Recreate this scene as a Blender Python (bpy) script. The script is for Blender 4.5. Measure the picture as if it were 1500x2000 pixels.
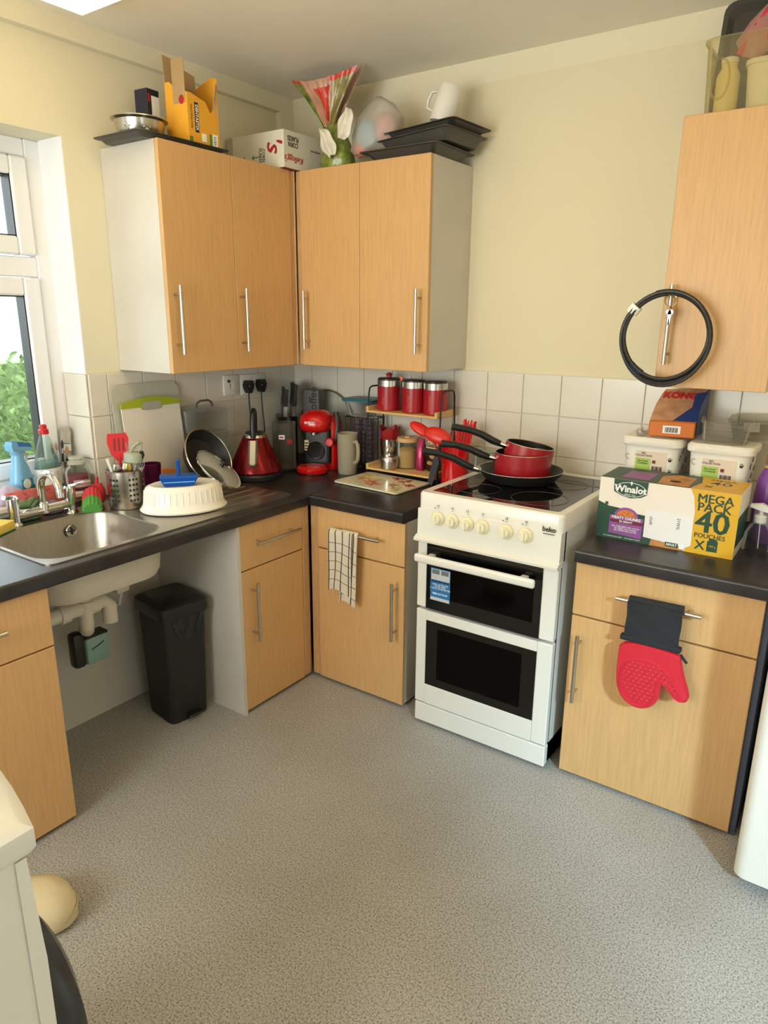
import bpy, bmesh, math, random
from mathutils import Matrix, Vector
for o in list(bpy.data.objects): bpy.data.objects.remove(o)
scene = bpy.context.scene
COL = scene.collection
rnd = random.Random(7)
PI = math.pi
def RAD(a): return a*PI/180

# ---------------------------------------------------------------- camera
cam_data = bpy.data.cameras.new('camera'); cam = bpy.data.objects.new('camera', cam_data); COL.objects.link(cam)
cam_data.sensor_fit = 'VERTICAL'; cam_data.sensor_height = 36.0; cam_data.lens = 1366.7/2000*36
cam_data.clip_start = 0.02
yaw, pitch, roll = RAD(34.9045), RAD(-15.7057), RAD(0.4949)
fw = Vector((-math.sin(yaw)*math.cos(pitch), math.cos(yaw)*math.cos(pitch), math.sin(pitch)))
rt0 = Vector((math.cos(yaw), math.sin(yaw), 0)); up0 = rt0.cross(fw)
rt = rt0*math.cos(roll)+up0*math.sin(roll); up = -rt0*math.sin(roll)+up0*math.cos(roll)
cam.matrix_world = Matrix(((rt.x, up.x, -fw.x, 2.2814), (rt.y, up.y, -fw.y, -2.5198), (rt.z, up.z, -fw.z, 1.4106), (0, 0, 0, 1)))
scene.camera = cam

# ---------------------------------------------------------------- world, exposure, large lights
world = bpy.data.worlds.new('sky'); scene.world = world; world.use_nodes = True
bg = world.node_tree.nodes['Background']; bg.inputs['Color'].default_value = (0.86, 0.93, 1.0, 1); bg.inputs['Strength'].default_value = 2.6
vs = scene.view_settings
vs.view_transform = 'Standard'; vs.look = 'None'; vs.exposure = 0.42; vs.gamma = 1; vs.use_curve_mapping = False
def area(name, loc, size, sizey, target, power, color):
    d = bpy.data.lights.new(name, 'AREA'); d.shape = 'RECTANGLE'; d.size = size; d.size_y = sizey
    d.energy = power; d.color = color
    o = bpy.data.objects.new(name, d); COL.objects.link(o); o.location = loc
    o.rotation_euler = (Vector(target)-Vector(loc)).to_track_quat('-Z', 'Z').to_euler()
    return o
# daylight arriving through the openings of the room: kitchen window, glazed door (right wall), unseen window added behind the camera for frontal fill
area('daylight_window', (-0.32, -1.66, 1.42), 1.05, 1.0, (3, -1.66, 1.0), 3, (0.90, 0.95, 1.0))
area('daylight_door', (4.90, -4.05, 2.85), 0.5, 0.4, (2.2, -0.9, 0.4), 440, (0.55, 0.80, 1.0))
area('rear_window_fill', (1.05, -3.72, 1.3), 1.5, 1.1, (1.0, -.6, 0.95), 36, (1.0, 0.95, 0.89))

# ---------------------------------------------------------------- materials
def lin(c):
    return tuple(((v/255)/12.92 if v/255 <= .04045 else ((v/255+.055)/1.055)**2.4) for v in c[:3])+(1.0,)
MATS = {}
def mat(name, rgb, rough=.5, metal=0.0, var=0.0, vscale=30, bump=0.0, bscale=200, spec=.5, coat=0, emit=0, stretch=None, rgb2=None, sub=0):
    if name in MATS: return MATS[name]
    m = bpy.data.materials.new(name); m.use_nodes = True; nt = m.node_tree; p = nt.nodes['Principled BSDF']
    p.inputs['Base Color'].default_value = lin(rgb); p.inputs['Roughness'].default_value = rough
    p.inputs['Metallic'].default_value = metal; p.inputs['Specular IOR Level'].default_value = spec
    if coat: p.inputs['Coat Weight'].default_value = coat; p.inputs['Coat Roughness'].default_value = .08
    if emit: p.inputs['Emission Color'].default_value = lin(rgb); p.inputs['Emission Strength'].default_value = emit
    if var or bump:
        tc = nt.nodes.new('ShaderNodeTexCoord'); src = tc.outputs['Object']
        if stretch:
            mp = nt.nodes.new('ShaderNodeMapping'); mp.inputs['Scale'].default_value = stretch
            nt.links.new(src, mp.inputs[0]); src = mp.outputs[0]
    if var:
        n = nt.nodes.new('ShaderNodeTexNoise'); n.inputs['Scale'].default_value = vscale; n.inputs['Detail'].default_value = 4
        nt.links.new(src, n.inputs['Vector'])
        r = nt.nodes.new('ShaderNodeValToRGB'); e = r.color_ramp.elements
        e[0].position = .3; e[1].position = .7
        a = lin(rgb2) if rgb2 else tuple(v*(1-var) for v in lin(rgb)[:3])+(1,)
        b = lin(rgb) if rgb2 else tuple(min(1, v*(1+var)) for v in lin(rgb)[:3])+(1,)
        e[0].color = a; e[1].color = b
        nt.links.new(n.outputs['Fac'], r.inputs[0]); nt.links.new(r.outputs[0], p.inputs['Base Color'])
    if bump:
        n2 = nt.nodes.new('ShaderNodeTexNoise'); n2.inputs['Scale'].default_value = bscale
        nt.links.new(src, n2.inputs['Vector'])
        b = nt.nodes.new('ShaderNodeBump'); b.inputs['Strength'].default_value = bump; b.inputs['Distance'].default_value = .002
        nt.links.new(n2.outputs['Fac'], b.inputs['Height']); nt.links.new(b.outputs[0], p.inputs['Normal'])
    MATS[name] = m; return m
def clear(name, rgb, body=.12, rough=.08, bodyrgb=None):
    """clear plastic or glass: see-through with a surface sheen and a little body colour"""
    if name in MATS: return MATS[name]
    m = bpy.data.materials.new(name); m.use_nodes = True; nt = m.node_tree; p = nt.nodes['Principled BSDF']
    p.inputs['Base Color'].default_value = lin(bodyrgb or rgb); p.inputs['Roughness'].default_value = rough
    t = nt.nodes.new('ShaderNodeBsdfTransparent'); t.inputs[0].default_value = lin(rgb)
    mx = nt.nodes.new('ShaderNodeMixShader'); lw = nt.nodes.new('ShaderNodeLayerWeight'); lw.inputs[0].default_value = .18
    ma = nt.nodes.new('ShaderNodeMath'); ma.operation = 'MULTIPLY_ADD'; ma.inputs[1].default_value = .45; ma.inputs[2].default_value = body; ma.use_clamp = True
    nt.links.new(lw.outputs['Fresnel'], ma.inputs[0]); nt.links.new(ma.outputs[0], mx.inputs[0])
    nt.links.new(t.outputs[0], mx.inputs[1]); nt.links.new(p.outputs[0], mx.inputs[2])
    nt.links.new(mx.outputs[0], nt.nodes['Material Output'].inputs[0])
    MATS[name] = m; return m

# ---------------------------------------------------------------- mesh building
def ident(): return Matrix.Identity(4)
def TR(x=0, y=0, z=0): return Matrix.Translation((x, y, z))
def RX(a): return Matrix.Rotation(RAD(a), 4, 'X')
def RY(a): return Matrix.Rotation(RAD(a), 4, 'Y')
def RZ(a): return Matrix.Rotation(RAD(a), 4, 'Z')
def SC(x, y, z): return Matrix.Diagonal((x, y, z, 1))
def rrect(w, d, r, n=4, cx=0, cy=0):
    r = min(r, w/2-1e-5, d/2-1e-5); pts = []
    for (sx, sy, a0) in ((1, 1, 0), (-1, 1, 90), (-1, -1, 180), (1, -1, 270)):
        for i in range(n+1):
            a = RAD(a0+90*i/n); pts.append((cx+sx*(w/2-r)+r*math.cos(a), cy+sy*(d/2-r)+r*math.sin(a)))
    return pts
def circ(r, n=24, ry=None, cx=0, cy=0):
    ry = r if ry is None else ry
    return [(cx+r*math.cos(2*PI*i/n), cy+ry*math.sin(2*PI*i/n)) for i in range(n)]
class B:
    def __init__(s): s.v = []; s.f = []
    def add(s, vs, fs, T=None):
        k = len(s.v); s.v += [tuple((T @ Vector(v)) if T is not None else v) for v in vs]
        s.f += [tuple(i+k for i in f) for f in fs]; return s
    def box(s, x0, y0, z0, x1, y1, z1, bev=0, T=None, seg=1):
        if bev:
            bm = bmesh.new(); bmesh.ops.create_cube(bm, size=1)
            for v in bm.verts: v.co = ((x0+x1)/2+v.co.x*(x1-x0), (y0+y1)/2+v.co.y*(y1-y0), (z0+z1)/2+v.co.z*(z1-z0))
            bmesh.ops.bevel(bm, geom=bm.edges[:], offset=bev, segments=seg, affect='EDGES', profile=.5)
            bm.verts.index_update(); s.add([tuple(v.co) for v in bm.verts], [[v.index for v in f.verts] for f in bm.faces], T); bm.free(); return s
        return s.add([(x0, y0, z0), (x1, y0, z0), (x1, y1, z0), (x0, y1, z0), (x0, y0, z1), (x1, y0, z1), (x1, y1, z1), (x0, y1, z1)],
                     [(0, 3, 2, 1), (4, 5, 6, 7), (0, 1, 5, 4), (1, 2, 6, 5), (2, 3, 7, 6), (3, 0, 4, 7)], T)
    def loft(s, rings, T=None, cap0=True, cap1=True, closed=True):
        n = len(rings[0]); vs = [p for r in rings for p in r]; fs = []
        for k in range(len(rings)-1):
            for i in range(n if closed else n-1):
                j = (i+1) % n; fs.append((k*n+i, k*n+j, (k+1)*n+j, (k+1)*n+i))
        if cap0: fs.append(tuple(reversed(range(n))))
        if cap1: fs.append(tuple(range((len(rings)-1)*n, len(rings)*n)))
        return s.add(vs, fs, T)
    def stack(s, items, T=None, **k):          # items: (list of 2-D points, z)
        return s.loft([[(x, y, z) for x, y in pts] for pts, z in items], T, **k)
    def prism(s, poly, z0, z1, T=None): return s.stack([(poly, z0), (poly, z1)], T)
    def lathe(s, prof, seg=28, T=None, cap0=None, cap1=None):
        return s.stack([(circ(max(r, 1e-4), seg), z) for r, z in prof], T, cap0=True if cap0 is None else cap0, cap1=True if cap1 is None else cap1)
    def tube(s, pts, r, seg=8, T=None, closed=False):
        P = [Vector(p) for p in pts]; n = len(P); rings = []; N = None
        for i in range(n):
            t = (P[(i+1) % n]-P[i-1]) if closed else (P[min(i+1, n-1)]-P[max(i-1, 0)])
            if t.length < 1e-9: t = Vector((0, 0, 1))
            t.normalize()
            if N is None: N = t.orthogonal().normalized()
            else:
                N = N-t*N.dot(t); N = N.normalized() if N.length > 1e-6 else t.orthogonal().normalized()
            b = t.cross(N); rr = r[i] if isinstance(r, (list, tuple)) else r
            rings.append([tuple(P[i]+(N*math.cos(2*PI*k/seg)+b*math.sin(2*PI*k/seg))*rr) for k in range(seg)])
        if closed: rings.append(rings[0]); return s.loft(rings, T, False, False)
        return s.loft(rings, T)
    def surf(s, fn, nu, nv, T=None):
        vs = [fn(i/nu, j/nv) for i in range(nu+1) for j in range(nv+1)]
        return s.add(vs, [(i*(nv+1)+j, (i+1)*(nv+1)+j, (i+1)*(nv+1)+j+1, i*(nv+1)+j+1) for i in range(nu) for j in range(nv)], T)
    def sheet(s, fn, nu, nv, th, T=None):      # thick sheet: fn gives the mid surface
        import itertools
        P = [[Vector(fn(i/nu, j/nv)) for j in range(nv+1)] for i in range(nu+1)]
        A = []; Bk = []
        for i in range(nu+1):
            for j in range(nv+1):
                du = P[min(i+1, nu)][j]-P[max(i-1, 0)][j]; dv = P[i][min(j+1, nv)]-P[i][max(j-1, 0)]
                nn = du.cross(dv); nn = nn.normalized() if nn.length > 1e-12 else Vector((0, 0, 1))
                A.append(tuple(P[i][j]+nn*th/2)); Bk.append(tuple(P[i][j]-nn*th/2))
        m = len(A); idx = lambda i, j: i*(nv+1)+j; fs = []
        for i in range(nu):
            for j in range(nv):
                q = (idx(i, j), idx(i+1, j), idx(i+1, j+1), idx(i, j+1)); fs.append(q); fs.append(tuple(m+k for k in reversed(q)))
        for i in range(nu):
            fs.append((idx(i+1, 0), idx(i, 0), m+idx(i, 0), m+idx(i+1, 0))); fs.append((idx(i, nv), idx(i+1, nv), m+idx(i+1, nv), m+idx(i, nv)))
        for j in range(nv):
            fs.append((idx(0, j), idx(0, j+1), m+idx(0, j+1), m+idx(0, j))); fs.append((idx(nu, j+1), idx(nu, j), m+idx(nu, j), m+idx(nu, j+1)))
        return s.add(A+Bk, fs, T)
    def mesh(s, name, material, smooth=35):
        me = bpy.data.meshes.new(name); me.from_pydata(s.v, [], s.f)
        bm = bmesh.new(); bm.from_mesh(me); bmesh.ops.recalc_face_normals(bm, faces=bm.faces); bm.to_mesh(me); bm.free()
        if material: me.materials.append(material)
        if smooth:
            me.shade_smooth(); me.set_sharp_from_angle(angle=RAD(smooth))
        return me
def tag(o, label=None, cat=None, group=None, kind=None):
    if label: o['label'] = label
    if cat: o['category'] = cat
    if group: o['group'] = group
    if kind: o['kind'] = kind
    return o
def ob(name, b, material, parent=None, smooth=35, loc=None, rot=None, label=None, cat=None, group=None, kind=None):
    me = b if isinstance(b, bpy.types.Mesh) else b.mesh(name, material, smooth)
    o = bpy.data.objects.new(name, me); COL.objects.link(o)
    if parent: o.parent = parent
    if loc: o.location = loc
    if rot: o.rotation_euler = tuple(RAD(a) for a in rot)
    return tag(o, label, cat, group, kind)
def thing(name, label, cat, loc=(0, 0, 0), rz=0, group=None, rot=None):
    o = bpy.data.objects.new(name, None); COL.objects.link(o); o.location = loc; o.empty_display_size = .05
    o.rotation_euler = tuple(RAD(a) for a in rot) if rot else (0, 0, RAD(rz))
    return tag(o, label, cat, group)
def struct(name, b, m, parent=None, smooth=0):
    return ob(name, b, m, parent, smooth, kind=None if parent else 'structure')
def text(s, size, m, parent, loc, rot=(90, 0, 0), ext=.0004, align='CENTER', shear=0, sx=1, name='lettering', bold=0, space=1):
    c = bpy.data.curves.new('lettering', 'FONT'); c.body = s; c.size = size; c.extrude = ext; c.align_x = align; c.align_y = 'CENTER'
    c.shear = shear; c.offset = bold; c.resolution_u = 2; c.space_line = .85; c.space_character = space
    o = bpy.data.objects.new('tmp', c); COL.objects.link(o)
    dg = bpy.context.evaluated_depsgraph_get(); me = bpy.data.meshes.new_from_object(o.evaluated_get(dg))
    bpy.data.objects.remove(o); bpy.data.curves.remove(c)
    me.materials.clear(); me.materials.append(m); me.name = name
    q = bpy.data.objects.new(name, me); COL.objects.link(q); q.parent = parent; q.location = loc
    q.rotation_euler = tuple(RAD(a) for a in rot); q.scale = (sx, 1, 1); return q
def flat(name, poly, m, parent, loc, rot=(90, 0, 0), th=.0006, label=None):    # printed patch or label, thin but solid
    return ob(name, B().prism(poly, 0, th), m, parent, 0, loc, rot, label)
def rect(w, h): return [(-w/2, -h/2), (w/2, -h/2), (w/2, h/2), (-w/2, h/2)]
# ---------------------------------------------------------------- shared materials
ZW, ZB, ZT, ZC = .761, 1.211, 1.942, 2.293     # worktop, wall unit bottom and top, ceiling
m_beech = mat('beech_veneer', (208, 164, 110), .42, var=.07, vscale=26, stretch=(6, 6, .32), bump=.05, bscale=90)
m_beech_edge = mat('beech_edge', (196, 152, 104), .5, var=.1, vscale=40, stretch=(3, 3, .4))
m_carcass = mat('white_melamine', (206, 200, 190), .38, var=.03, vscale=6)
m_ceil = mat('ceiling_paint', (240, 234, 219), .9, var=.02, vscale=3)
m_trimw = mat('painted_timber', (228, 221, 196), .7)
m_upvc = mat('white_upvc', (240, 240, 242), .25)
m_steel = mat('brushed_steel', (196, 192, 184), .26, 1.0, var=.05, vscale=20, stretch=(1, 1, 12))
m_chrome = mat('chrome', (215, 214, 212), .08, 1.0)
m_sink = mat('sink_steel', (168, 161, 151), .34, 1.0, var=.06, vscale=30, stretch=(1, 8, 1))
m_black = mat('black_plastic', (24, 24, 25), .35)
m_blackm = mat('matt_black', (26, 26, 27), .6)
m_white = mat('white_enamel', (230, 227, 219), .22)
m_whitep = mat('white_plastic', (228, 225, 217), .4)
m_red = mat('red_plastic', (190, 24, 26), .3)
m_ink = mat('black_print', (28, 28, 30), .6)
m_wprint = mat('white_print', (240, 240, 236), .6)
m_worktop = mat('dark_slate_laminate', (47, 43, 43), .3, var=.3, vscale=14, bump=.04, bscale=160, rgb2=(32, 29, 30))
m_tile = mat('glazed_tile', (222, 215, 202), .22, var=.025, vscale=9)
m_grout = mat('grout', (216, 207, 188), .9)
m_clear = clear('clear_plastic', (246, 247, 246), .035)
m_glass = clear('clear_glass', (246, 249, 247), .012, .03)
m_silicone = mat('red_silicone', (205, 34, 40), .45)

def paint():
    m = mat('cream_wall_paint', (233, 219, 174), .75); nt = m.node_tree; p = nt.nodes['Principled BSDF']
    tc = nt.nodes.new('ShaderNodeTexCoord'); sx = nt.nodes.new('ShaderNodeSeparateXYZ'); nt.links.new(tc.outputs['Object'], sx.inputs[0])
    def cmp(out, op, v):
        q = nt.nodes.new('ShaderNodeMath'); q.operation = op; q.inputs[1].default_value = v; nt.links.new(out, q.inputs[0]); return q.outputs[0]
    def mul(a, b):
        q = nt.nodes.new('ShaderNodeMath'); q.operation = 'MULTIPLY'; nt.links.new(a, q.inputs[0])
        if isinstance(b, float): q.inputs[1].default_value = b
        else: nt.links.new(b, q.inputs[1])
        return q.outputs[0]
    # patch of older, yellower paint where a wall unit once hung
    msk = mul(mul(cmp(sx.outputs['X'], 'GREATER_THAN', .925), cmp(sx.outputs['X'], 'LESS_THAN', 1.72)), cmp(sx.outputs['Z'], 'LESS_THAN', 2.215))
    n = nt.nodes.new('ShaderNodeTexNoise'); n.inputs['Scale'].default_value = 3.0; n.inputs['Detail'].default_value = 6; nt.links.new(tc.outputs['Object'], n.inputs[0])
    ad = nt.nodes.new('ShaderNodeMath'); ad.operation = 'ADD'; nt.links.new(mul(msk, .55), ad.inputs[0]); nt.links.new(mul(n.outputs['Fac'], .4), ad.inputs[1])
    mx = nt.nodes.new('ShaderNodeMix'); mx.data_type = 'RGBA'; mx.inputs['A'].default_value = lin((230, 223, 198)); mx.inputs['B'].default_value = lin((223, 211, 178))
    nt.links.new(ad.outputs[0], mx.inputs['Factor']); nt.links.new(mx.outputs['Result'], p.inputs['Base Color'])
    return m
m_paint = paint()
def floor_mat():
    m = mat('speckled_vinyl', (148, 141, 126), .6); nt = m.node_tree; p = nt.nodes['Principled BSDF']
    tc = nt.nodes.new('ShaderNodeTexCoord')
    n = nt.nodes.new('ShaderNodeTexNoise'); n.inputs['Scale'].default_value = 230; n.inputs['Detail'].default_value = 5; n.inputs['Roughness'].default_value = .7
    r = nt.nodes.new('ShaderNodeValToRGB'); e = r.color_ramp.elements; e[0].position = .38; e[0].color = lin((108, 103, 97)); e[1].position = .50; e[1].color = lin((174, 171, 168))
    x = r.color_ramp.elements.new(.66); x.color = lin((198, 197, 195))
    big = nt.nodes.new('ShaderNodeTexNoise'); big.inputs['Scale'].default_value = 2.2; big.inputs['Detail'].default_value = 5
    r2 = nt.nodes.new('ShaderNodeValToRGB'); r2.color_ramp.elements[0].position = .3; r2.color_ramp.elements[0].color = (.84, .82, .79, 1); r2.color_ramp.elements[1].position = .65; r2.color_ramp.elements[1].color = (1, 1, 1, 1)
    mu = nt.nodes.new('ShaderNodeMix'); mu.data_type = 'RGBA'; mu.blend_type = 'MULTIPLY'; mu.inputs['Factor'].default_value = 1
    for q in (n, big): nt.links.new(tc.outputs['Object'], q.inputs[0])
    nt.links.new(n.outputs['Fac'], r.inputs[0]); nt.links.new(big.outputs['Fac'], r2.inputs[0])
    nt.links.new(r.outputs[0], mu.inputs['A']); nt.links.new(r2.outputs[0], mu.inputs['B']); nt.links.new(mu.outputs['Result'], p.inputs['Base Color'])
    b = nt.nodes.new('ShaderNodeBump'); b.inputs['Strength'].default_value = .12; b.inputs['Distance'].default_value = .001
    nt.links.new(n.outputs['Fac'], b.inputs['Height']); nt.links.new(b.outputs[0], p.inputs['Normal'])
    return m
m_floor = floor_mat()

# ---------------------------------------------------------------- room shell
XR, YF = 3.6, -3.6
struct('floor', B().box(-.25, YF-.25, -.1, XR+.25, .25, 0), m_floor)
struct('ceiling', B().box(-.25, YF-.25, ZC, XR+.25, .25, ZC+.1), m_ceil)
WY0, WY1, WZ0, WZ1 = -2.25, -1.078, .80, 1.956      # kitchen window opening
wl = struct('wall_left', B().box(-.25, WY1, 0, 0, .25, ZC).box(-.25, YF-.25, 0, 0, WY0, ZC).box(-.25, WY0, 0, 0, WY1, WZ0-.02).box(-.25, WY0, WZ1, 0, WY1, ZC), m_paint)
wb = struct('wall_back', B().box(0, 0, 0, XR+.25, .25, ZC), m_paint)
DY0, DY1, DZ1 = -2.98, -2.26, 2.03                   # glazed door in the right wall
struct('wall_right', B().box(XR, DY1, 0, XR+.2, 0, ZC).box(XR, YF, 0, XR+.2, DY0, ZC).box(XR, DY0, DZ1, XR+.2, DY1, ZC), m_paint)
struct('wall_front', B().box(0, YF-.25, 0, .2, YF, ZC).box(1.9, YF-.25, 0, XR+.25, YF, ZC).box(.2, YF-.25, 0, 1.9, YF, .7).box(.2, YF-.25, 1.95, 1.9, YF, ZC), m_paint)
dr = struct('door_1', B().box(XR+.05, DY0, 0, XR+.10, DY0+.09, DZ1).box(XR+.05, DY1-.09, 0, XR+.10, DY1, DZ1).box(XR+.05, DY0+.09, 0, XR+.10, DY1-.09, .18).box(XR+.05, DY0+.09, DZ1-.09, XR+.10, DY1-.09, DZ1), m_upvc)
ob('pane', B().box(XR+.07, DY0+.09, .18, XR+.08, DY1-.09, DZ1-.09), m_glass, dr)
w2 = struct('rear_fill_window', B().box(.2, YF-.12, .7, .26, YF-.06, 1.95).box(1.84, YF-.12, .7, 1.9, YF-.06, 1.95).box(.26, YF-.12, .7, 1.84, YF-.06, .76).box(.26, YF-.12, 1.89, 1.84, YF-.06, 1.95), m_upvc)  # unseen window, set here to let in the frontal fill
ob('pane', B().box(.26, YF-.1, .76, 1.84, YF-.09, 1.89), m_glass, w2)
# boxed-in band along the top of the window wall and down the corner
struct('trim_1', B().box(0, -3.55, 2.232, .03, 0, ZC), m_trimw)
struct('trim_2', B().box(0, -.078, 1.95, .03, 0, 2.232), m_trimw)
# kitchen window: outer frame, top light, opening sash, sill
wx0, wx1 = -.20, -.135
w = struct('window_1', B().box(wx0, WY1-.055, WZ0, wx1, WY1, WZ1, .004).box(wx0, WY0, WZ0, wx1, WY0+.055, WZ1, .004).box(wx0, WY0+.055, WZ1-.055, wx1, WY1-.055, WZ1, .004)
           .box(wx0, WY0+.055, WZ0, wx1, WY1-.055, WZ0+.05, .004).box(wx0, WY0+.055, 1.525, wx1, WY1-.055, 1.59, .004), m_upvc)
def sash(z0, z1, y0, y1):
    b = .058
    s = ob('sash', B().box(wx0+.01, y0, z0, wx1+.012, y0+b, z1, .006).box(wx0+.01, y1-b, z0, wx1+.012, y1, z1, .006).box(wx0+.01, y0+b, z0, wx1+.012, y1-b, z0+b, .006).box(wx0+.01, y0+b, z1-b, wx1+.012, y1-b, z1, .006), m_upvc, w)
    ob('gasket', B().box(wx0+.02, y0+b-.001, z0+b, wx1+.004, y0+b+.004, z1-b).box(wx0+.02, y1-b-.004, z0+b, wx1+.004, y1-b+.001, z1-b).box(wx0+.02, y0+b, z0+b-.001, wx1+.004, y1-b, z0+b+.004).box(wx0+.02, y0+b, z1-b-.004, wx1+.004, y1-b, z1-b+.001), m_black, s)
    ob('pane', B().box(wx0+.03, y0+b, z0+b, wx0+.036, y1-b, z1-b), m_glass, s)
sash(1.594, 1.898, -1.66, WY1-.058); sash(.853, 1.522, -1.66, WY1-.058)
sash(1.594, 1.898, WY0+.058, -1.668); sash(.853, 1.522, WY0+.058, -1.668)
struct('trim_3', B().box(-.135, WY0, WZ0-.02, .028, WY1-.0, WZ0, .004), m_tile)        # window sill
struct('trim_4', B().box(-.135, WY1-.004, 1.203, 0, WY1, WZ1), m_upvc)                 # plastered white reveal
# tiles, each a piece of its own
T_ = .151; ROWS = [1.203-T_*k for k in range(4)]
TILE = {}
def tile_mesh(wd, ht):
    k = (round(wd, 4), round(ht, 4))
    if k not in TILE: TILE[k] = B().box(-wd/2, -.007, -ht/2, wd/2, 0, ht/2, .0012).mesh('tile', m_tile, 0)
    return TILE[k]
def lay(cuts, parent, place, rz):
    for a, b in zip(cuts[:-1], cuts[1:]):
        for z1, z0 in zip(ROWS[:-1], ROWS[1:]):
            z0 = max(z0, ZW+.001); me = tile_mesh(b-a-.003, z1-z0-.003)
            o = bpy.data.objects.new('tile', me); COL.objects.link(o); o.parent = parent
            o.location = place((a+b)/2, (z0+z1)/2); o.rotation_euler = (0, 0, RAD(rz))
lay([0.0]+[.1135+T_*k for k in range(17)], wb, lambda u, z: (u, -.002, z), 0)
ob('grout_bed', B().box(0, -.004, ZW, 2.55, 0, 1.205), m_grout, wb, 0)
ylt = [-1.078, -1.005]+[-1.005+T_*k for k in range(1, 7)]+[-.007]
lay(ylt, wl, lambda u, z: (.002, u, z), 90)
ob('grout_bed', B().box(0, -1.078, ZW, .004, 0, 1.205), m_grout, wl, 0)
lay([-.13, 0.004], wl, lambda u, z: (u, WY1-.002, z), 0)
# ceiling light fitting, plus an unseen second one added to fill the right side
m_diff = mat('lit_diffuser', (255, 226, 160), .5, emit=3.3)
for lab, loc, rz in (('lit prismatic light fitting at the ceiling, cut by the top of the picture', (.99, -1.24, ZC), 0), ('second lit ceiling fitting added as fill, right of the picture', (2.78, -1.3, ZC), 0)):
    lt = thing('ceiling_light', lab, 'light', loc, rz=rz)
    ob('housing', B().box(-.75, -.12, -.03, .75, .12, 0, .004), m_whitep, lt)
    ob('diffuser', B().box(-.745, -.115, -.07, .745, .115, -.03, .012), m_diff, lt)
# hedge outside the window
m_leaf = mat('leaf', (132, 158, 96), .5, var=.55, vscale=11)
def hedge():
    b = B(); r = random.Random(3)
    for i in range(22000):
        y = r.uniform(-5.2, 1.2); z = r.uniform(-.4, 1.62); x = -1.9+.35*math.sin(y*2.1)*math.cos(z*2.7)+r.uniform(-.35, .25)
        if z > 1.3+.25*math.sin(y*3)+r.uniform(-.1, .15): continue
        s = r.uniform(.014, .034)
        T = TR(x, y, z) @ RZ(r.uniform(0, 360)) @ RX(r.uniform(-70, 70)) @ RY(r.uniform(-60, 60))
        b.add([(0, -s, 0), (s*.42, -s*.35, .004), (s*.42, s*.3, .006), (0, s*1.1, 0), (-s*.42, s*.3, .006), (-s*.42, -s*.35, .004)], [(0, 1, 2, 3), (0, 3, 4, 5)], T)
    b.box(-2.6, -5.4, -.6, -2.2, 1.4, 1.1)
    return b
ob('hedge', hedge(), m_leaf, None, 0, label='leafy green hedge seen through the kitchen window', cat='hedge', kind='stuff')
struct('ground', B().box(-6, -7, -.5, -.25, 3, -.45), mat('lawn', (120, 140, 90), .9, var=.2, vscale=5))

# ---------------------------------------------------------------- fitted units
def wpart(name, b, m, parent, smooth=35, **k):       # mesh given in room coordinates, hung on an unrotated parent
    o = ob(name, b, m, parent, smooth, **k)
    if parent.parent is None: o.location = -Vector(parent.location)
    return o
def bar_handle(parent, c, length, axis, n):
    """steel bar handle; c = centre of bar on the door face, n = outward normal"""
    c = Vector(c); a = Vector(axis); n = Vector(n); off = n*.034
    b = B().tube([c+off-a*length/2, c+off+a*length/2], .006, 12)
    for s in (-1, 1): b.tube([c+a*s*(length/2-.03), c+off+a*s*(length/2-.03)], .0045, 8)
    return wpart('handle', b, m_steel, parent)
X_, Y_, Z_ = (1, 0, 0), (0, 1, 0), (0, 0, 1)
HL = .224
# wall units ---------------------------------------------------------
u = thing('wall_cabinet', 'beech two-door wall cabinet with white side beside the window', 'cabinet', (.15, -.64, ZB))
wpart('body', B().box(.001, -.9424, ZB, .282, -.32, ZT, .001), m_carcass, u, 0)
for y0, y1, hy in ((-.9424, -.6350, -.917), (-.6336, -.334, -.617)):
    d = wpart('door', B().box(.283, y0, ZB, .300, y1, ZT, .0015), m_beech, u)
    bar_handle(d, (.300, hy, 1.389), HL, Z_, X_)
wpart('corner_strip', B().box(.27, -.331, ZB, .298, -.302, ZT, .003).box(.296, -.312, ZB, .304, -.306, ZT, .002), m_beech_edge, u)
u = thing('wall_cabinet', 'beech two-door wall cabinet with white side above the coffee machine', 'cabinet', (.62, -.15, ZB))
wpart('body', B().box(.285, -.282, ZB, .9145, -.001, ZT, .001), m_carcass, u, 0)
for x0, x1, hx in ((.321, .6100, .358), (.6114, .9145, .885)):
    d = wpart('door', B().box(x0, -.300, ZB, x1, -.283, ZT, .0015), m_beech, u)
    bar_handle(d, (hx, -.300, 1.389), HL, Z_, (0, -1, 0))
wpart('corner_strip', B().box(.300, -.299, ZB, .319, -.27, ZT, .003), m_beech_edge, u)
u = thing('wall_cabinet', 'beech wall cabinet at the right with a hose coil on its handle', 'cabinet', (1.875, -.15, ZB))
wpart('body', B().box(1.724, -.282, ZB, 2.024, -.001, ZT, .001), m_carcass, u, 0)
d = wpart('door', B().box(1.723, -.300, ZB, 2.025, -.283, ZT, .0015), m_beech, u)
bar_handle(d, (1.751, -.300, 1.390), HL, Z_, (0, -1, 0))
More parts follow.
